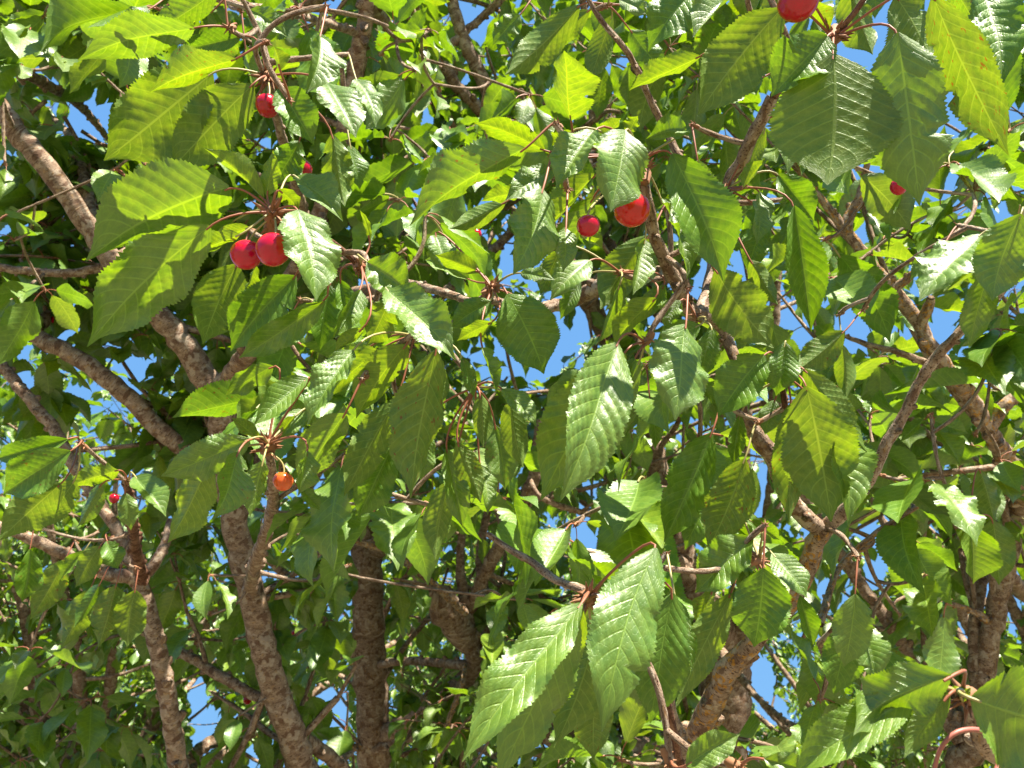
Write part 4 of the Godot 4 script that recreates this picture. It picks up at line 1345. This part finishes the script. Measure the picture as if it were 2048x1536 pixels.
	back_tree("cherry_tree_003", f3, "cherry tree with orange lichen spotting its long slanting branch", [
		["trunk", [[f3 + Vector3(0, -0.08, 0), 0.12], [f3 + Vector3(0, 0.5, 0), 0.08]] + view_path([[1930, 1640, 1.9, 54], [1945, 1500, 1.9, 49], [1960, 1390, 1.9, 42], [1975, 1310, 1.9, 39], [1992, 1220, 1.9, 38], [2012, 1130, 1.9, 37], [2030, 1060, 1.9, 37], [2050, 980, 1.88, 37], [2110, 840, 1.85, 31], [2180, 640, 1.85, 24], [2200, 400, 1.9, 18]]), "pale"],
		["limb", view_path([[2046, 1000, 1.86, 38], [2030, 950, 1.6, 35], [2005, 905, 1.45, 35], [1970, 850, 1.38, 33], [1935, 790, 1.34, 32], [1900, 745, 1.32, 30], [1860, 690, 1.3, 29], [1835, 640, 1.3, 29], [1790, 588, 1.3, 27], [1745, 530, 1.3, 23], [1695, 465, 1.3, 20], [1660, 420, 1.3, 17], [1615, 365, 1.3, 12], [1560, 280, 1.32, 9]]), "lichen"],
		["branch", view_path([[1690, 460, 1.3, 24], [1705, 420, 1.3, 22], [1724, 378, 1.3, 16], [1740, 300, 1.3, 10]]), "lichen"],
		["branch", view_path([[1786, 600, 1.3, 20], [1720, 572, 1.28, 15], [1640, 545, 1.26, 12], [1580, 520, 1.26, 8]]), "lichen"],
		["branch", view_path([[1785, 580, 1.3, 20], [1820, 552, 1.28, 16], [1852, 528, 1.26, 12], [1900, 480, 1.24, 8]]), "lichen"],
		["branch", view_path([[1880, 740, 1.32, 18], [1800, 705, 1.32, 13], [1740, 690, 1.34, 11], [1690, 672, 1.36, 9]]), "brown"],
		["branch", view_path([[1975, 860, 1.38, 30], [2010, 810, 1.38, 26], [2060, 780, 1.38, 22], [2140, 720, 1.38, 16]]), "lichen"],
		["branch", view_path([[1840, 655, 1.3, 24], [1855, 620, 1.28, 22], [1862, 595, 1.26, 14]]), "lichen"],
		["limb", view_path([[1965, 1360, 1.9, 50], [1950, 1290, 1.92, 26], [1955, 1210, 1.95, 24], [1965, 1120, 2.0, 22], [1940, 980, 2.05, 20], [1900, 850, 2.1, 16]]), "brown"],
		["limb", view_path([[1930, 1480, 1.92, 50], [1860, 1380, 2.0, 30], [1820, 1310, 2.05, 27], [1780, 1250, 2.08, 26], [1720, 1165, 2.12, 24], [1665, 1085, 2.16, 22], [1600, 980, 2.2, 18]]), "pale"],
		["branch", view_path([[1990, 1250, 1.9, 24], [1940, 1220, 1.88, 12], [1890, 1205, 1.88, 9]]), "lichen"],
		["limb", view_path([[2020, 1150, 1.9, 24], [2060, 1180, 2.1, 36], [2100, 1000, 2.2, 30], [2160, 800, 2.3, 24]]), "brown"],
	], 4, 2.6, 300, "pale", 1.25)
	# trees further back, whose leaves close the view
	back_tree("cherry_tree_004", Vector3(-2.1, 0, -4.6), "cherry tree standing behind the bare brown limbs, small in leaf", [], 11, 1.5, 300, "pale", 2.0)
	back_tree("cherry_tree_005", Vector3(0.5, 0, -5.6), "cherry tree far behind the pale and the dark trunk", [], 11, 1.5, 300, "pale", 2.0)
	back_tree("cherry_tree_007", Vector3(-4.2, 0, -7.6), "distant cherry tree whose small leaves show behind the forked limbs", [], 11, 1.4, 60, "pale", 2.0)
	back_tree("cherry_tree_008", Vector3(-0.6, 0, -8.8), "distant cherry tree whose small leaves fill the gaps between both trunks", [], 12, 1.4, 60, "pale", 2.0)
	back_tree("cherry_tree_009", Vector3(3.4, 0, -8.4), "distant cherry tree whose small leaves show past the grey knobbly twig", [], 11, 1.4, 60, "pale", 2.0)
	back_tree("cherry_tree_006", Vector3(2.9, 0, -5.0), "cherry tree far behind the branch with orange lichen", [], 11, 1.5, 300, "pale", 2.0)

func make_cherries() -> void:
	var red := lin(0.44, 0.004, 0.03)
	var deep := lin(0.38, 0.005, 0.02)
	var scarlet := lin(0.5, 0.016, 0.014)
	var orange := lin(0.6, 0.11, 0.018)
	cherry(492, 510, 0.615, 31, at(545, 432, 0.62), red, "red cherry touching its twin below the starry spur, the duller of the pair")
	cherry(546, 500, 0.59, 35, at(549, 430, 0.62), red, "glossy crimson cherry half covered by a pale leaf, larger of the touching pair")
	cherry(535, 212, 0.66, 24, at(535, 155, 0.68), deep, "dark red cherry hanging alone beside a deep green leaf under a high spur")
	cherry(604, 338, 0.76, 20, at(590, 290, 0.76), deep, "red cherry almost hidden between dark leaves above the touching pair")
	cherry(1264, 420, 0.60, 36, at(1283, 330, 0.625), scarlet, "large scarlet cherry against a brown twig, the biggest fruit in the tree")
	cherry(1176, 452, 0.56, 23, at(1215, 385, 0.64), deep, "red cherry with a yellow leaf below it, beside the biggest fruit")
	cherry(1596, 4, 0.52, 40, at(1640, -70, 0.56), deep, "dark wine-red cherry hanging close above a round deep green leaf")
	cherry(1797, 374, 0.8, 17, at(1800, 330, 0.84), red, "small red cherry showing behind the bitten edge of a large dark leaf")
	cherry(566, 963, 0.64, 20, at(540, 905, 0.645), orange, "unripe orange cherry, the only orange one, next to a pale leaf edge")
	cherry(952, 468, 1.62, 11, at(958, 440, 1.62), red, "tiny red cherry deep in the shade behind folded yellow-green leaves")
	cherry(938, 270, 2.0, 8, at(940, 245, 2.0), red, "tiny red cherry near blue sky beside a grey branch high in the crown")
	cherry(228, 997, 1.35, 10, at(240, 968, 1.34), deep, "tiny dark red cherry dangling against blue sky beneath a narrow yellow leaf")
	cherry(112, 640, 1.75, 10, at(112, 606, 1.75), red, "tiny red cherry in shade just above the slanting brown limb")
	cherry(590, 1268, 2.1, 8, at(590, 1240, 2.1), scarlet, "tiny red cherry beside the tall brown limb, among small sunlit leaves")
	cherry(495, 1400, 1.9, 9, at(498, 1370, 1.9), scarlet, "tiny red cherry tucked under the fork of the slanting side branch")
	cherry(2043, 455, 0.86, 14, at(2040, 410, 0.86), red, "small red cherry peeping out beside a bright corrugated leaf")
